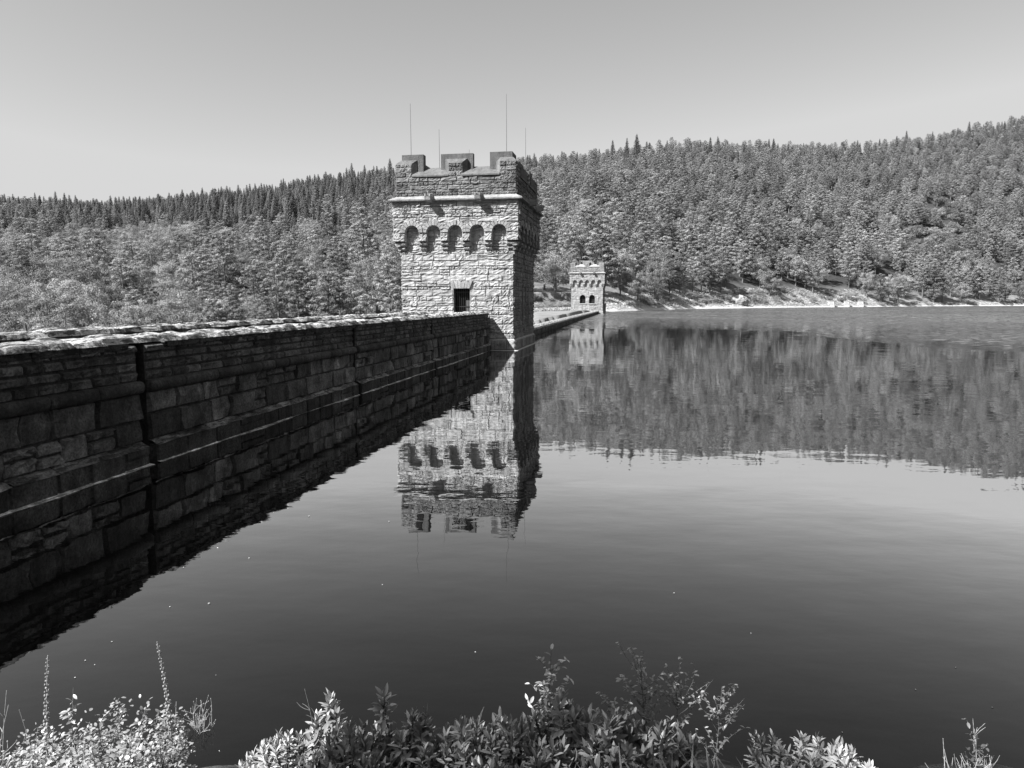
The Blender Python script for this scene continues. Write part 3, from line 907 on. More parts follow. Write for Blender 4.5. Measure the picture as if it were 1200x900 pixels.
def build_forest():
    for k, ns in (('spruce', 3), ('pine', 4), ('broadleaf', 4), ('shrub', 3)):
        PROTO[k] = [make_tree(k, 100 + 17 * i + len(k)) for i in range(ns)]
    # candidate positions on a jittered grid over both hillsides
    st = 6.9
    gx, gy = np.meshgrid(np.arange(-800, 1000, st), np.arange(60, 1150, st))
    X = (gx + rng.uniform(-.46, .46, gx.shape) * st).ravel(); Y = (gy + rng.uniform(-.46, .46, gx.shape) * st).ravel()
    r = np.hypot(X, Y); az = np.arctan2(X, Y)
    px = 600 + 834 * np.tan(az)
    ok = (px > -90) & (px < 1290) & (Y > 20)
    X, Y, r, az, px = [a[ok] for a in (X, Y, r, az, px)]
    r0 = np.interp(az, AZT, R0T); r1 = np.interp(az, AZT, R1T)
    # the strip of open grass and bushes above the far shore
    marg = np.interp(px, [600, 640, 700, 740, 800, 880, 990, 1010, 1060, 1200], [6, 12, 13, 11, 17, 22, 20, 6, 6, 5])
    tt = (r - r0) / (r1 - r0); ok = (r > r0 + marg) & (r < r1 + 45) & (rng.random(len(r)) < np.interp(tt, [.1, .25, .7], [.58, .62, 1]))
    X, Y, r, az, px, r0, r1 = [a[ok] for a in (X, Y, r, az, px, r0, r1)]
    Z = height(X, Y)
    t = (r - r0) / (r1 - r0)
    n = len(X)
    nz = wob(X, Y, .018, 5.); nz2 = wob(X, Y, .05, 9.)
    kind = np.full(n, 'pine', dtype='<U10')
    left = np.clip((560 - px) / 160, 0, 1)
    split = np.interp(px, [0, 150, 300, 460, 560], [.35, .52, .42, .50, .62])
    kind[(left * np.interp(px, [0, 230], [.12, 1]) > rng.random(n)) & (t > split + .14 * nz2)] = 'spruce'
    kind[(px >= 460) & (t > .86) & (rng.random(n) < .22)] = 'spruce'
    kind[(px < 520) & (t <= split) & (nz2 + .35 * rng.normal(0, 1, n) > .05)] = 'broadleaf'
    kind[(px < 230) & (t < split - .02) & (nz > -.3)] = 'broadleaf'
    kind[(px > 560) & (nz2 * .8 + nz * .5 + .25 * rng.normal(0, 1, n) > .52)] = 'broadleaf'
    kind[(px > 560) & (r - r0 < 40) & (rng.random(n) < .4)] = 'broadleaf'
    gap = ((px - 1075 - (t - .35) * 40) / 32) ** 2 + ((t - .36) / .17) ** 2 < 1
    kind[gap & (rng.random(n) < .75)] = 'shrub'
    kind[(rng.random(n) < .05) & (t < .8) & (kind == 'pine')] = 'broadleaf'
    Hs = np.where(kind == 'spruce', rng.uniform(.62, 1.05, n), np.where(kind == 'pine', rng.uniform(.62, 1.08, n), np.where(kind == 'shrub', rng.uniform(.9, 2.0, n), rng.uniform(.6, 1.1, n))))
    Hs *= np.interp(t, [0, .12, .5, 1], [1.15, 1.34, 1.06, .78]); Hs[kind == 'spruce'] *= rng.uniform(.9, 1.45, int((kind == 'spruce').sum())); Hs[(kind == 'spruce') & (px > 520)] *= .95; Hs *= rng.uniform(.78, 1.22, n)
    hm = np.array([PROTO[k][0]['H'] for k in kind])
    vx, vtop = proj(X, Y, Z + hm * Hs)
    hid = (px < 470) & (vtop > wall_top_y(px) - 2)
    hid |= (px > 470) & (px < 628) & (vtop > 180) & (vx > 478) & (vx < 600)          # behind the near tower
    keep = ~hid | (rng.random(n) < .0)
    X, Y, Z, r, px, t, kind, Hs, hm = [a[keep] for a in (X, Y, Z, r, px, t, kind, Hs, hm)]
    n = len(X); var = np.array([rng.integers(len(PROTO[k])) for k in kind]); rot = rng.uniform(0, 6.28, n)
    wid = Hs * rng.uniform(.9, 1.25, n)
    size = hm * Hs / r
    single = np.zeros(n, bool)
    for k, lim in (('pine', 290), ('broadleaf', 290), ('spruce', 260), ('shrub', 200)):
        idx = np.where((kind == k) & (px > -10) & (px < 1210))[0]
        single[idx[np.argsort(-size[idx])[:lim]]] = True
    LAB = {('pine', 0): "dark pine among the mixed trees on the hillside behind the dam wall", ('pine', 1): "layered pine among the many on the hillside beyond the water",
           ('broadleaf', 0): "pale rounded broadleaf tree on the hillside behind the dam wall", ('broadleaf', 1): "rounded broadleaf tree among the pines beyond the water",
           ('spruce', 0): "pointed spruce in the dark stand high on the hillside behind the dam wall", ('spruce', 1): "pointed spruce on the hillside beyond the water",
           ('shrub', 0): "low shrub in the sparse opening of the hillside wood", ('shrub', 1): "low pale shrub in the sparse opening of the hillside wood"}
    for i in np.where(single)[0]:
        pr = PROTO[kind[i]][var[i]]; side = int(px[i] > 600)
        loc = (X[i], Y[i], Z[i] - .1)
        grp = {'pine': 'pines', 'broadleaf': 'broadleaf trees', 'spruce': 'spruces', 'shrub': 'shrubs'}[kind[i]] + (" beyond the water" if side else " behind the dam wall")
        cat = 'shrub' if kind[i] == 'shrub' else 'tree'
        if size[i] * FPX > 34 and kind[i] != 'shrub':
            o = parted_tree(pr, loc, rot[i], wid[i], LAB[kind[i], side], grp, sz=Hs[i])
        else:
            o = bpy.data.objects.new(NAMES[kind[i]], pr['whole']); COL.objects.link(o)
            o.location = loc; o.rotation_euler = (0, 0, rot[i]); o.scale = (wid[i], wid[i], Hs[i])
            tag(o, LAB[kind[i], side], cat, grp)
    # everything smaller: one mass of trees
    m = ~single
    me = bpy.data.meshes.new("forest"); me.vertices.add(int(m.sum()))
    me.vertices.foreach_set("co", np.stack([X[m], Y[m], Z[m] - .1], 1).astype(np.float32).ravel())
    ks = [(k, i) for k in PROTO for i in range(len(PROTO[k]))]
    code = np.array([ks.index((kind[i], var[i])) for i in np.where(m)[0]], np.int32)
    for nm, ty, arr in (("variant", 'INT', code), ("turn", 'FLOAT', rot[m].astype(np.float32)), ("wide", 'FLOAT', wid[m].astype(np.float32)), ("tall", 'FLOAT', Hs[m].astype(np.float32))):
        me.attributes.new(nm, ty, 'POINT').data.foreach_set("value", arr)
    fo = bpy.data.objects.new("forest", me); COL.objects.link(fo)
    for mt in (M_NEEDLE, M_LEAF, M_BARK): me.materials.append(mt)
    tag(fo, "dense mixed wood covering the hillsides up to the skyline", "forest", kind="stuff")
    ng = bpy.data.node_groups.new("forest_scatter", 'GeometryNodeTree')
    ng.interface.new_socket("Geometry", in_out='INPUT', socket_type='NodeSocketGeometry'); ng.interface.new_socket("Geometry", in_out='OUTPUT', socket_type='NodeSocketGeometry')
    N = ng.nodes; L = ng.links; gi = N.new("NodeGroupInput"); go = N.new("NodeGroupOutput"); jn = N.new("GeometryNodeJoinGeometry")

    def na(name, ty):
        x = N.new("GeometryNodeInputNamedAttribute"); x.data_type = ty; x.inputs[0].default_value = name
        return [s for s in x.outputs if s.enabled and s.name == 'Attribute'][0]
    va, tu, wi, ta = na("variant", 'INT'), na("turn", 'FLOAT'), na("wide", 'FLOAT'), na("tall", 'FLOAT')
    sc = N.new("ShaderNodeCombineXYZ"); L.new(wi, sc.inputs[0]); L.new(wi, sc.inputs[1]); L.new(ta, sc.inputs[2])
    rt = N.new("ShaderNodeCombineXYZ"); L.new(tu, rt.inputs[2])
    for c, (k, i) in enumerate(ks):
        if not (code == c).any(): continue
        src = bpy.data.objects.new(NAMES[k] + "_source", PROTO[k][i]['whole'])
        cmp = N.new("FunctionNodeCompare"); cmp.data_type = 'INT'; cmp.operation = 'EQUAL'
        ins = [s for s in cmp.inputs if s.enabled]; L.new(va, ins[0]); ins[1].default_value = c
        oi = N.new("GeometryNodeObjectInfo"); oi.inputs["Object"].default_value = src
        ip = N.new("GeometryNodeInstanceOnPoints")
        L.new(gi.outputs[0], ip.inputs["Points"]); L.new(cmp.outputs[0], ip.inputs["Selection"]); L.new(oi.outputs["Geometry"], ip.inputs["Instance"])
        L.new(rt.outputs[0], ip.inputs["Rotation"]); L.new(sc.outputs[0], ip.inputs["Scale"])
        L.new(ip.outputs[0], jn.inputs[0])
    L.new(jn.outputs[0], go.inputs[0])
    md = fo.modifiers.new("scatter", 'NODES'); md.node_group = ng
    print("TREES", n, "single", single.sum(), {k: int((kind == k).sum()) for k in PROTO})


def on_ground(px, r):
    az = math.atan((px - 600) / 834.); x, y = r * math.sin(az), r * math.cos(az)
    return np.array([x, y, float(height(x, y))])


def shore_r(px):
    return float(np.interp(math.atan((px - 600) / 834.), AZT, R0T))


def build_far_shore():
    # trees standing forward on the shore, each recognisable
    T = [('broadleaf', 764, 16, .70, "squat leafy tree at the shore just right of the far tower"),
         ('broadleaf', 897, 20, .78, "rounded grey tree standing alone on the open bank, left of the stone piers"),
         ('pine', 1025, 7, .80, "spreading dark pine at the water's edge right of the stone piers"),
         ('pine', 1046, 6, .74, "dark low-branched pine overhanging the shore beside the spreading pine"),
         ('broadleaf', 1087, 8, .66, "round grey tree on the shore left of the pale tree"),
         ('broadleaf', 1120, 6, .76, "palest small tree on the right shore"),
         ('pine', 1140, 14, 1.0, "pine with a bare pale trunk near the right shore"),
         ('pine', 1163, 5, .72, "broad low pine drooping to the water at right"),
         ('pine', 1199, 12, .95, "tall pine cut by the right edge of the photo"),
         ('broadleaf', 725, 22, .62, "small leafy tree close behind the far tower's right side")]
    for i, (k, px, dr, s, lab) in enumerate(T):
        p = on_ground(px, shore_r(px) + dr)
        parted_tree(PROTO[k][i % len(PROTO[k])], tuple(p), 1.3 * i, s * 1.6, lab, 'trees standing on the far shore', sz=s * 1.3)
    # bushes along the open bank
    spots = [(735, 9, .55, 'small pale bush at the shore nearest the far tower'), (752, 13, .8, 'grey bush at the foot of the squat shore tree'), (782, 14, .6, 'low bush on the open bank between the squat tree and the boulder'),
             (806, 18, .9, 'wide bush on the bank under the dark pines'), (823, 12, .6, 'pale bush left of the boulder'), (846, 15, .8, 'leafy bush close left of the boulder'),
             (878, 13, .95, 'broad bush right of the boulder'), (884, 22, .7, 'bush at the foot of the lone grey tree'), (905, 9, .5, 'low bush on the shore below the lone grey tree'),
             (915, 24, .9, 'round bush beside the lone grey tree'), (930, 10, .55, 'bush close left of the stone piers'), (948, 13, .6, 'dark bush behind the leftmost stone pier'),
             (966, 13, .6, 'dark bush between two stone piers'), (985, 20, 1.0, 'big bush on the bank above the stone piers'), (1003, 10, .7, 'bush right of the stone piers'),
             (1066, 5, .6, 'low bush between the dark pine and the round grey tree'), (1104, 5, .5, 'low bush by the palest small tree'), (1132, 5, .6, 'low bush beside the pale bare trunk'),
             (1184, 6, .6, 'low bush between the drooping pine and the right edge'), (962, 24, .8, 'grey bush higher on the bank above the piers')]
    for i, (px, dr, s, lab) in enumerate(spots):
        p = on_ground(px, shore_r(px) + dr)
        parted_tree(PROTO['shrub'][i % 3], tuple(p - np.array([0, 0, .1])), 0.9 * i, s * 1.9, lab, 'bushes on the far shore', 'bush', sz=s)
    for i in range(34):
        px = rng.uniform(722, 1010) if i < 28 else rng.uniform(1010, 1195); p = on_ground(px, shore_r(px) + rng.uniform(7, 24) * (1 if px < 1010 else .35))
        parted_tree(PROTO['shrub'][i % 3], tuple(p - np.array([0, 0, .1])), .7 * i, rng.uniform(.6, 1.2), "low scrubby bush scattered among the bigger bushes on the far bank", 'low scrub on the far bank', 'bush', sz=rng.uniform(.45, .9))
    # bushes on the slope left of the far tower, below the low wall
    for i, (px, r_, s, lab) in enumerate([(640, 182, .7, 'pale bush behind the spillway, close to the near tower'), (652, 186, .6, 'middle bush behind the spillway below the low field wall'), (661, 180, .6, 'bush behind the spillway touching the far tower')]):
        p = on_ground(px, r_); parted_tree(PROTO['shrub'][i], tuple(p - np.array([0, 0, .1])), i, s * 1.3, lab, 'bushes behind the spillway', 'bush', sz=s)
    for i in range(22):
        p = on_ground(rng.uniform(628, 667), rng.uniform(160, 194))
        parted_tree(PROTO['shrub'][i % 3], tuple(p - np.array([0, 0, .15])), .7 * i, rng.uniform(.5, .95), "low bush in the thicket behind the overflow wall", 'thicket behind the overflow wall', 'bush', sz=rng.uniform(.35, .7))
    # low wall on the slope left of the far tower
    a, b = on_ground(622, 196), on_ground(668, 196); mb = MB()
    d = (b - a)[:2]; ln = np.linalg.norm(d); d /= ln
    P = frame_pt(a[:2], d, (d[1], -d[0])); zg = max(a[2], b[2])
    mason(mb, P, 0, ln, zg - .5, zg + 1.5, 0, (.22, .34), (1.3, 3), .05, (.2, .36), (), (4, 4)); fbox(mb, P, 0, ln, -.5, -.012, zg - 2, zg + 1.5, .2)
    fbox(mb, P, -.05, ln + .05, -.55, .06, zg + 1.5, zg + 1.68, .42)
    tag(mb.build("field_wall", M_TOWER), "low pale stone wall on the slope left of the far tower", "wall")
    # boulder
    p = on_ground(862, shore_r(862) + 9); mb = MB(); g = np.random.default_rng(3)
    th = np.linspace(0, 2 * np.pi, 17)[:-1]; ph = np.linspace(-.5, np.pi / 2, 9)
    T_, F_ = np.meshgrid(np.append(th, th[0]), ph, indexing='ij')
    nse = 1 + .22 * np.sin(3 * T_ + 1) * np.cos(2 * F_) + .14 * np.sin(5 * T_ + 3 * F_) + .08 * np.cos(9 * T_ - 4 * F_)
    mb.grid(np.stack([3.6 * np.cos(T_) * np.cos(F_) ** .6 * nse, 2.6 * np.sin(T_) * np.cos(F_) ** .6 * nse, 2.3 * np.sin(F_) * nse + .4], -1), .34)
    tag(mb.build("boulder", M_SHORE, None, False, tuple(p)), "large pale-topped boulder on the far bank", "boulder")
    # stone piers
    for i, (px, h, wd, lab) in enumerate([(969, 1.9, 1.7, "leftmost of three pale stone piers on the far shore"), (987, 1.8, 1.5, "middle of three pale stone piers on the far shore"), (1003, 2.0, 1.6, "rightmost of three pale stone piers on the far shore")]):
        p = on_ground(px, shore_r(px) + 3)
        o = thing("stone_pier", lab, "stone pier", tuple(p), -.5, "stone piers on the far shore")
        mb = MB(); mb.hexa([(-wd, -1.4, -.8), (wd, -1.4, -.8), (wd, 1.4, -.8), (-wd, 1.4, -.8), (-wd * .72, -1., h), (wd * .72, -1., h), (wd * .72, 1., h), (-wd * .72, 1., h)], .42)
        for (x0, x1, z0, z1) in ((-.8, .1, .4, 1.0), (.15, .9, .4, 1.0), (-.6, .6, 1.05, 1.55)): mb.box(x0, x1, -1.36 + z0 * .12, -1.2, z0, z1, .42)
        mb.build("shaft", M_SHORE, o)
        c = MB(); c.box(-wd * .82, wd * .82, -1.12, 1.12, h + .003, h + .3, .42); c.build("capstone", M_SHORE, o)
    # grassy bank growth
    mb = MB(); n = 5200
    pxs = rng.uniform(705, 1215, n); dr = rng.uniform(1.5, 34, n) ** 1.0
    az = np.arctan((pxs - 600) / 834.); rr = np.interp(az, AZT, R0T) + dr * np.interp(pxs, [705, 740, 1000, 1020, 1215], [.5, .8, 1, .25, .22])
    X = rr * np.sin(az); Y = rr * np.cos(az); Z = height(X, Y)
    okk = Z > .55
    for x, y, z in zip(X[okk], Y[okk], Z[okk]):
        leafcards(mb, np.array([x, y, z + .15]), 5, .7, .28, rng.uniform(.16, .33), .9, 0, .5)
    # and behind the spillway
    for _ in range(2200):
        p = on_ground(rng.uniform(626, 670), rng.uniform(148, 196)); leafcards(mb, p + np.array([0, 0, .2]), 4, .7, .34, rng.uniform(.12, .24), .9, 0, .5)
    tag(mb.build("rough_grass", M_LEAF), "pale rough grass and bracken on the open far bank", "grass", kind="stuff")


# ------------------------------------------------------------------ plants on the near bank
def leaf_batch(mb, pos, dirs, length, width, tone, droop=.25, fold=.25, mat=0):
    n = len(pos)
    d = dirs / (np.linalg.norm(dirs, axis=1)[:, None] + 1e-9)
    up = np.array([[0, 0, 1.]]) + rng.normal(0, .35, (n, 3))
    a = np.cross(d, up); a /= np.linalg.norm(a, axis=1)[:, None] + 1e-9; nn = np.cross(a, d)
    L = np.broadcast_to(length, (n,))[:, None]; W = np.broadcast_to(width, (n,))[:, None]
    rows = []
    for (f, wf) in ((0, .12), (.3, .85), (.62, .95), (.85, .55), (1, .04)):
        c = pos + d * L * f - nn * L * droop * f * f
        rows += [c - a * W * wf * .5 + nn * W * fold * wf * .5, c, c + a * W * wf * .5 + nn * W * fold * wf * .5]
    P = np.stack(rows, 1)                        # n, 15, 3
    q = []
    for i in range(4):
        for j in range(2): q.append([i * 3 + j, i * 3 + j + 1, i * 3 + j + 4, i * 3 + j + 3])
    f = (np.arange(n)[:, None, None] * 15 + np.array(q)[None]).reshape(-1, 4)
    mb.add(P.reshape(-1, 3), f, np.repeat(np.broadcast_to(tone, (n,)) * rng.uniform(.75, 1.25, n), 8), mat)


def sphere(mb, c, r, tone, n=6):
    T, F = np.meshgrid(np.linspace(0, 2 * np.pi, n + 1), np.linspace(-np.pi / 2, np.pi / 2, 5), indexing='ij')
    r = np.asarray(r)
    mb.grid(np.stack([c[0] + r[0] * np.cos(T) * np.cos(F), c[1] + r[1] * np.sin(T) * np.cos(F), c[2] + r[2] * np.sin(F)], -1), tone)


def gz(x, y): return float(height(x, y))


def plant_root(name, label, cat, p, group=None):
    z = gz(p[0], p[1])
    return thing(name, label, cat, (p[0], p[1], z), 0, group), np.array([p[0], p[1], z])


def bent(p0, p1, n=6, bow=.06):
    t = np.linspace(0, 1, n)[:, None]; q = p0 + (p1 - p0) * t
    k = rng.normal(0, bow, 3) * np.linalg.norm(p1 - p0)
    return q + np.sin(np.pi * t) * k


def rhododendron(px, py, Y, spread, shoots, ln, tone, label, group, depth=.35):
    top = at_depth(px, py, Y); root, b = plant_root("rhododendron_shrub", label, "shrub", (top[0], Y), group)
    h = max(.25, top[2] - b[2]); st = MB(); lf = MB()
    spread *= 1.2; shoots = int(shoots * 2.5); ln *= .78
    for i in range(shoots):
        a = rng.uniform(0, 6.28); q = rng.random() ** .5
        tip = np.array([math.cos(a) * spread * q, math.sin(a) * depth * q, h * (1 - .55 * q ** 1.6) * rng.uniform(.82, 1.0)])
        if i == 0: tip = np.array([0, 0, h * .97])
        base = np.array([tip[0] * .25, tip[1] * .25, -.02])
        pts = bent(base, tip, 6, .04); st.tube(pts, np.linspace(.009, .004, 6), 5, .07)
        k = rng.integers(11, 17)
        an = rng.uniform(0, 6.28) + np.arange(k) * 2.4; el = np.linspace(1.35, .1, k) + rng.normal(0, .12, k)
        dr = np.stack([np.cos(an) * np.cos(el), np.sin(an) * np.cos(el), np.sin(el)], 1)
        leaf_batch(lf, tip - np.array([[0, 0, 1.]]) * np.linspace(0, .07, k)[:, None], dr, ln * rng.uniform(.65, 1.1, k), ln * .27, tone * rng.uniform(.8, 1.2), .18)
        # older leaves lower on the shoot
        m = 7; f = rng.uniform(.45, .92, m)[:, None]; an = rng.uniform(0, 6.28, m); el = rng.normal(.1, .3, m)
        dr = np.stack([np.cos(an) * np.cos(el), np.sin(an) * np.cos(el), np.sin(el)], 1)
        leaf_batch(lf, base + (tip - base) * f, dr, ln * rng.uniform(.8, 1.25, m), ln * .3, tone * .75, .3)
    st.build("stems", M_STEM, root, True); lf.build("leaves", M_RHODO, root, True)


def bramble(px, py, Y, spread, n, tone, label, group, depth=.5):
    top = at_depth(px, py, Y); root, b = plant_root("bramble_bush", label, "bush", (top[0], Y), group)
    h = max(.25, top[2] - b[2]); st = MB(); lf = MB()
    for i in range(n):
        a = rng.uniform(0, 6.28); q = rng.random() ** .5
        tip = np.array([math.cos(a) * spread * q, math.sin(a) * depth * q, h * (1 - .5 * q * q) * rng.uniform(.6, 1.0)])
        if i == 0: tip = np.array([0, 0, h])
        base = np.array([tip[0] * .4, tip[1] * .4, -.02]); pts = bent(base, tip, 7, .10); st.tube(pts, np.linspace(.006, .002, 7), 4, .16)
        m = rng.integers(62, 88); f = rng.uniform(.25, 1.0, m); idx = f * 6; i0 = np.clip(idx.astype(int), 0, 5); fr = (idx - i0)[:, None]
        pos = pts[i0] * (1 - fr) + pts[i0 + 1] * fr + rng.normal(0, .02, (m, 3))
        an = rng.uniform(0, 6.28, m); el = rng.normal(.35, .45, m)
        dr = np.stack([np.cos(an) * np.cos(el), np.sin(an) * np.cos(el), np.sin(el)], 1)
        l = rng.uniform(.013, .028, m); leaf_batch(lf, pos, dr, l, l * .66, tone, .2, .15)
    st.build("stems", M_STEM, root, True); lf.build("leaves", M_PLANT, root, True)


def seed_spike(px, py, Y, lean, label):
    top = at_depth(px, py, Y); root, b = plant_root("foxglove_spike", label, "plant", (top[0], Y), 'dry foxglove spikes')
    h = top[2] - b[2]; pts = bent(np.array([-lean, 0, -.02]), np.array([0, 0, h]), 10, .012); st = MB(); pd = MB()
    st.tube(pts, np.linspace(.006, .002, 10), 6, .34)
    for k in range(66):
        f = .46 + .53 * k / 66; i0 = min(int(f * 9), 8); fr = f * 9 - i0; c = pts[i0] * (1 - fr) + pts[i0 + 1] * fr
        a = k * 2.4; r = .012 * (1.1 - .55 * (f - .46) / .54); s = .0075 * (1.25 - .8 * (f - .46) / .54)
        sphere(pd, c + np.array([math.cos(a) * r, math.sin(a) * r, .004]), (s * .8, s * .8, s * 1.2), rng.uniform(.2, .42))
    st.build("stem", M_STEM, root, True); pd.build("seed_pods", M_STEM, root, True)


def sapling(px, py, Y, h_br, nb, ln, tone, label, name="willow_sapling", group=None, wide=.16, lt=14):
    top = at_depth(px, py, Y); root, b = plant_root(name, label, "sapling", (top[0], Y), group)
    h = top[2] - b[2]; pts = bent(np.array([rng.uniform(-.05, .05), 0, -.02]), np.array([0, 0, h]), 10, .03); st = MB(); lf = MB()
    st.tube(pts, np.linspace(.0045, .0014, 10), 6, .12)
    tips = [(pts, .3)]
    for k in range(nb):
        f = rng.uniform(h_br, .9); i0 = min(int(f * 9), 8); c = pts[i0] * (1 - f * 9 + i0) + pts[i0 + 1] * (f * 9 - i0)
        a = k * 2.4 + rng.uniform(-.3, .3); l = wide * rng.uniform(.6, 1.3) * (1.25 - f * .6)
        e = c + np.array([math.cos(a) * l, math.sin(a) * l * .7, l * rng.uniform(.7, 1.5)])
        q = bent(c, e, 5, .06); st.tube(q, np.linspace(.002, .0009, 5), 4, .14); tips.append((q, .15))
    for q, s in tips:
        m = lt if len(q) == 5 else lt * 3
        f = rng.uniform(s, 1., m) * (len(q) - 1); i0 = np.clip(f.astype(int), 0, len(q) - 2); fr = (f - i0)[:, None]
        pos = q[i0] * (1 - fr) + q[i0 + 1] * fr; sun_tip = np.where(f > .86 * (len(q) - 1), 1.6, 1.)  # leaves near the tips painted paler, as if catching the sun
        an = rng.uniform(0, 6.28, m); el = rng.normal(.35, .4, m)
        dr = np.stack([np.cos(an) * np.cos(el), np.sin(an) * np.cos(el), np.sin(el)], 1)
        l = ln * rng.uniform(.6, 1.2, m); leaf_batch(lf, pos, dr, l, l * .46, tone * sun_tip, .25)
    st.build("stems", M_STEM, root, True); lf.build("leaves", M_PLANT, root, True)


def twigs(px, py, Y, n, spread, tone, label, name, cat="plant", group=None, z=None, r=.0028, buds=True):
    top = at_depth(px, py, Y); root, b = plant_root(name, label, cat, (top[0], Y), group)
    if z is not None: b[2] = z; root.location.z = z
    h = top[2] - b[2]; st = MB()
    for k in range(n):
        x = rng.uniform(-spread, spread); hh = h * (1 if k == 0 else rng.uniform(.5, .95)); x = 0 if k == 0 else x
        q = bent(np.array([x * .4, rng.uniform(-.05, .05), -.15]), np.array([x, rng.uniform(-.08, .08), hh]), 7, .05); st.tube(q, np.linspace(r, r * .5, 7), 4, tone)
        for j in range(7):
            i0 = rng.integers(2, 6); c = q[i0]; e = c + np.array([rng.uniform(-.07, .07), rng.uniform(-.05, .05), rng.uniform(.03, .11)])
            st.tube(bent(c, e, 4, .08), np.linspace(r * .7, r * .35, 4), 4, tone)
            if buds: sphere(st, e, (r * 1.15, r * 1.15, r * 2.2), tone * 1.1, 5)
    st.build("twigs", M_STEM, root, True)


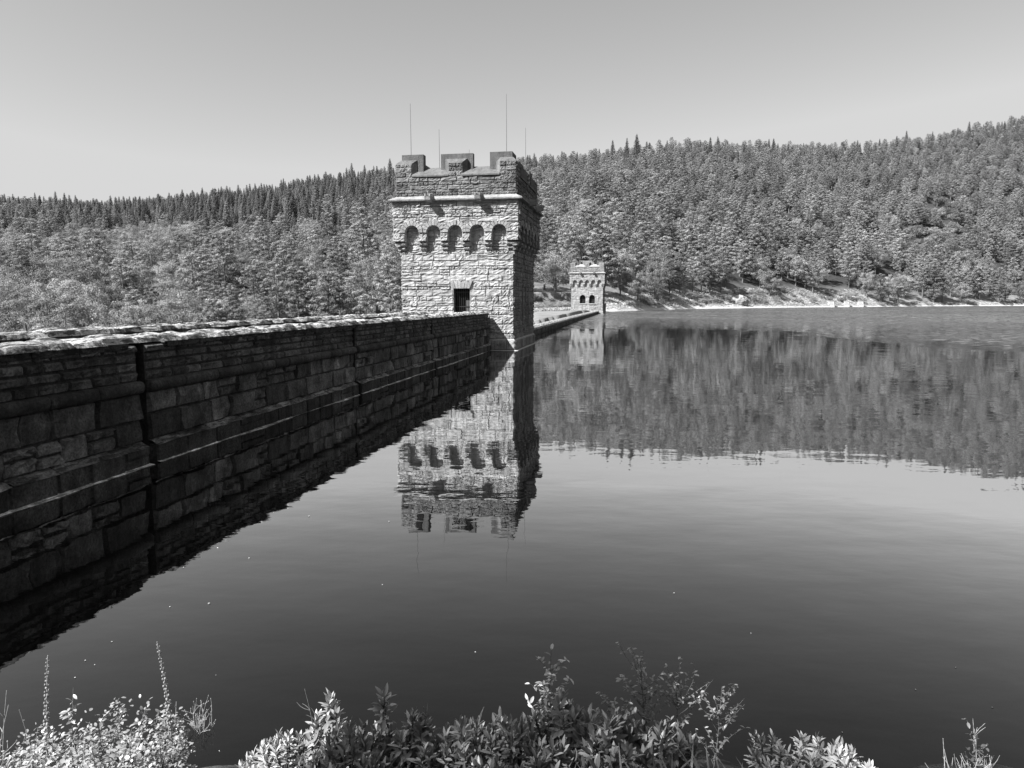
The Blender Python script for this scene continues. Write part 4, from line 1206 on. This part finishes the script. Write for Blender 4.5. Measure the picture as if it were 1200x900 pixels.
def build_bank_plants():
    G = 'bramble bushes on the near bank'
    bramble(140, 818, 3.5, .32, 60, .36, "bright small-leaved bramble bush with the tallest sprays, below the right foxglove spike", G)
    bramble(45, 852, 3.2, .30, 52, .40, "bright bramble bush in the bottom left corner", G)
    bramble(105, 868, 2.9, .26, 48, .38, "low bright bramble mound between the two foxglove spikes", G, .3)
    bramble(180, 868, 3.3, .14, 22, .32, "thin bramble spray reaching over the water right of the bramble bushes", G, .3)
    seed_spike(56, 768, 3.4, .05, "dry foxglove spike of pale pods at far left")
    seed_spike(184, 752, 3.6, -.03, "taller dry foxglove spike of pale pods above the bramble bush")
    sapling(86, 806, 3.4, .4, 9, .035, .3, "spiky nettle stem between the two foxglove spikes", "nettle_stem", None, .05, 6)
    twigs(4, 812, 3.2, 9, .10, .34, "pale dry twigs at the left edge", "dry_twigs")
    twigs(234, 824, 4.75, 9, .09, .40, "pale sprig standing in the shallow water right of the brambles", "water_sprig", z=0.0, r=.0022)
    R = 'rhododendrons on the near bank'
    rhododendron(385, 818, 3.3, .12, 9, .085, .22, "bright rhododendron with the tallest pale shoots left of centre", R, .15)
    rhododendron(335, 862, 3.1, .22, 24, .06, .30, "low bright rhododendron mound sloping down towards the water gap", R)
    rhododendron(410, 858, 3.0, .20, 24, .075, .10, "dark rhododendron between the pale shoots and the broad-leaved shoot", R)
    rhododendron(450, 812, 3.25, .07, 5, .10, .10, "broad-leaved dark rhododendron shoot left of centre", R, .08)
    rhododendron(485, 838, 3.1, .12, 12, .085, .11, "dark rhododendron right of the broad-leaved shoot", R)
    rhododendron(540, 848, 3.05, .17, 20, .075, .11, "dark rhododendron with one upright pale leaf cluster", R)
    rhododendron(592, 846, 3.0, .16, 18, .075, .11, "dark rhododendron below the thin bare stem", R)
    rhododendron(655, 822, 3.1, .16, 22, .085, .11, "dense dark rhododendron at the foot of the sapling with tufts painted sun-pale", R)
    rhododendron(712, 850, 3.0, .17, 18, .11, .09, "large-leaved dark rhododendron right of centre", R)
    rhododendron(775, 872, 3.05, .2, 18, .09, .09, "low dark rhododendron among the slim saplings", R)
    rhododendron(984, 884, 3.2, .17, 16, .075, .30, "small bright rhododendron at the bottom right of centre", R)
    rhododendron(915, 893, 3.2, .10, 8, .06, .26, "tiny rhododendron tuft at the bottom edge, left of the small bright one", R)
    S = 'slim saplings on the near bank'
    sapling(646, 760, 3.3, .35, 16, .032, .40, "slim sapling with leaf tufts painted sun-pale above the dense rhododendron", group=S, wide=.10)  # leaf tone raised in place of sunlight on its tufts
    sapling(750, 770, 3.35, .2, 20, .027, .22, "leafy sapling left of the tallest right-hand sapling", group=S, wide=.14)
    sapling(797, 768, 3.4, .25, 18, .024, .22, "sapling with one pale tuft near its top, between two leafy saplings", group=S, wide=.15)
    sapling(846, 805, 3.4, .2, 18, .024, .22, "rightmost slim sapling, thin-leaved over the water", group=S, wide=.12)
    sapling(720, 822, 3.2, .2, 16, .027, .22, "short leafy sapling in front of the large-leaved rhododendron", group=S, wide=.11)
    twigs(567, 824, 3.1, 1, .02, .16, "single thin bare stem left of centre", "bare_stem", buds=False)
    twigs(361, 800, 3.3, 1, .02, .2, "thin bare stem rising beside the pale rhododendron shoots", "bare_stem", buds=False)
    twigs(1150, 858, 3.15, 10, .14, .34, "pale branching twigs in the bottom right corner", "dry_twigs", buds=False)
    twigs(1112, 872, 3.1, 4, .05, .36, "pale upright twigs left of the corner twigs", "dry_twigs", buds=False)
    sapling(1145, 862, 3.2, .3, 8, .03, .14, "small dark-leaved sprig in the bottom right corner", "leafy_sprig", None, .08, 6)
    # undergrowth on the bank
    mb = MB(); n = 5200
    X = rng.uniform(-4.5, 4.5, n); Y = rng.uniform(1.0, 4.2, n); ok = (shore_y(X) - Y > 1.7)
    X, Y = X[ok], Y[ok]; n = len(X); Z = height(X, Y)
    dr = np.stack([rng.normal(0, .4, n), rng.normal(0, .4, n), np.ones(n)], 1)
    leaf_batch(mb, np.stack([X, Y, Z - .01], 1), dr, rng.uniform(.1, .28, n), .010, .16, .3, .1)
    tag(mb.build("undergrowth", M_PLANT, None, True), "short grass and weeds covering the near bank", "grass", kind="stuff")
    # bits floating on the water
    F = [(362, 605, 'pale'), (456, 611, 'pale'), (292, 654, 'pale'), (255, 642, 'pale'), (215, 665, 'pale'), (199, 711, 'pale'), (245, 707, 'pale'), (253, 791, 'pale'), (131, 752, 'p'), (100, 774, 'p'), (111, 779, 'p'), (88, 794, 'p'),
         (880, 742, 'p'), (1120, 782, 'p'), (1073, 808, 'p'), (1163, 829, 'p'), (987, 858, 'p'), (938, 877, 'p'), (448, 685, 'p'), (557, 764, 'p'), (257, 880, 'p'), (790, 695, 'p')]
    lm = MB(); a = np.linspace(0, 2 * np.pi, 9)[:-1]
    rr = np.array([1, .7, .85, .6, 1.1, .75, .9, .65]); top = np.stack([np.cos(a) * rr, np.sin(a) * rr * .6, .25 + .15 * np.sin(3 * a)], 1); bot = top * np.array([.9, .9, 0]) - np.array([0, 0, .1])
    lm.add(np.vstack([top, bot]), [[i, (i + 1) % 8, 8 + (i + 1) % 8, 8 + i] for i in range(8)], .6); lm.add(np.vstack([top, [[0, 0, .4]]]), [[i, (i + 1) % 8, 8] for i in range(8)], .6)
    me = lm.mesh("floating_leaf", M_STEM)
    for (x, y, k) in F:
        o = bpy.data.objects.new("floating_leaf", me); COL.objects.link(o); p = at_height(x, y, .004)
        s = np.linalg.norm(p - np.array([0, 0, EYE])) * .95 / FPX * rng.uniform(.6, 1.4); o.location = p; o.scale = (s, s, s); o.rotation_euler = (0, 0, rng.uniform(0, 6))
        tag(o, "tiny pale leaf floating on the still dark water", "leaf", "floating leaves")


def build_shade_tree():
    pr = PROTO['broadleaf'][1]
    L = LIGHT / -LIGHT[2]
    # stands on the bank behind the camera, its crown shading the middle of the bank
    tgt = np.array([.50, 3.1, 1.05]); c = tgt - L * 7.4
    x, y = c[0], c[1]; z = gz(x, y); H = (c[2] - z) / .58
    s = H / pr['H']
    o = parted_tree(pr, (x, y, z), 0.4, s * .23, "slender leafy tree on the bank behind the viewer", None, sz=s)


build_ground(); build_water(); build_dam()
tower("valve_tower", "large sunlit battlemented stone tower standing at the near end of the dam", "tower", -7.42, 42.42, True)
tower("valve_tower", "small distant battlemented stone tower with two arched windows at the far end of the dam", "tower", -8.05, 159.9, False)
build_forest(); build_far_shore(); build_bank_plants(); build_shade_tree()
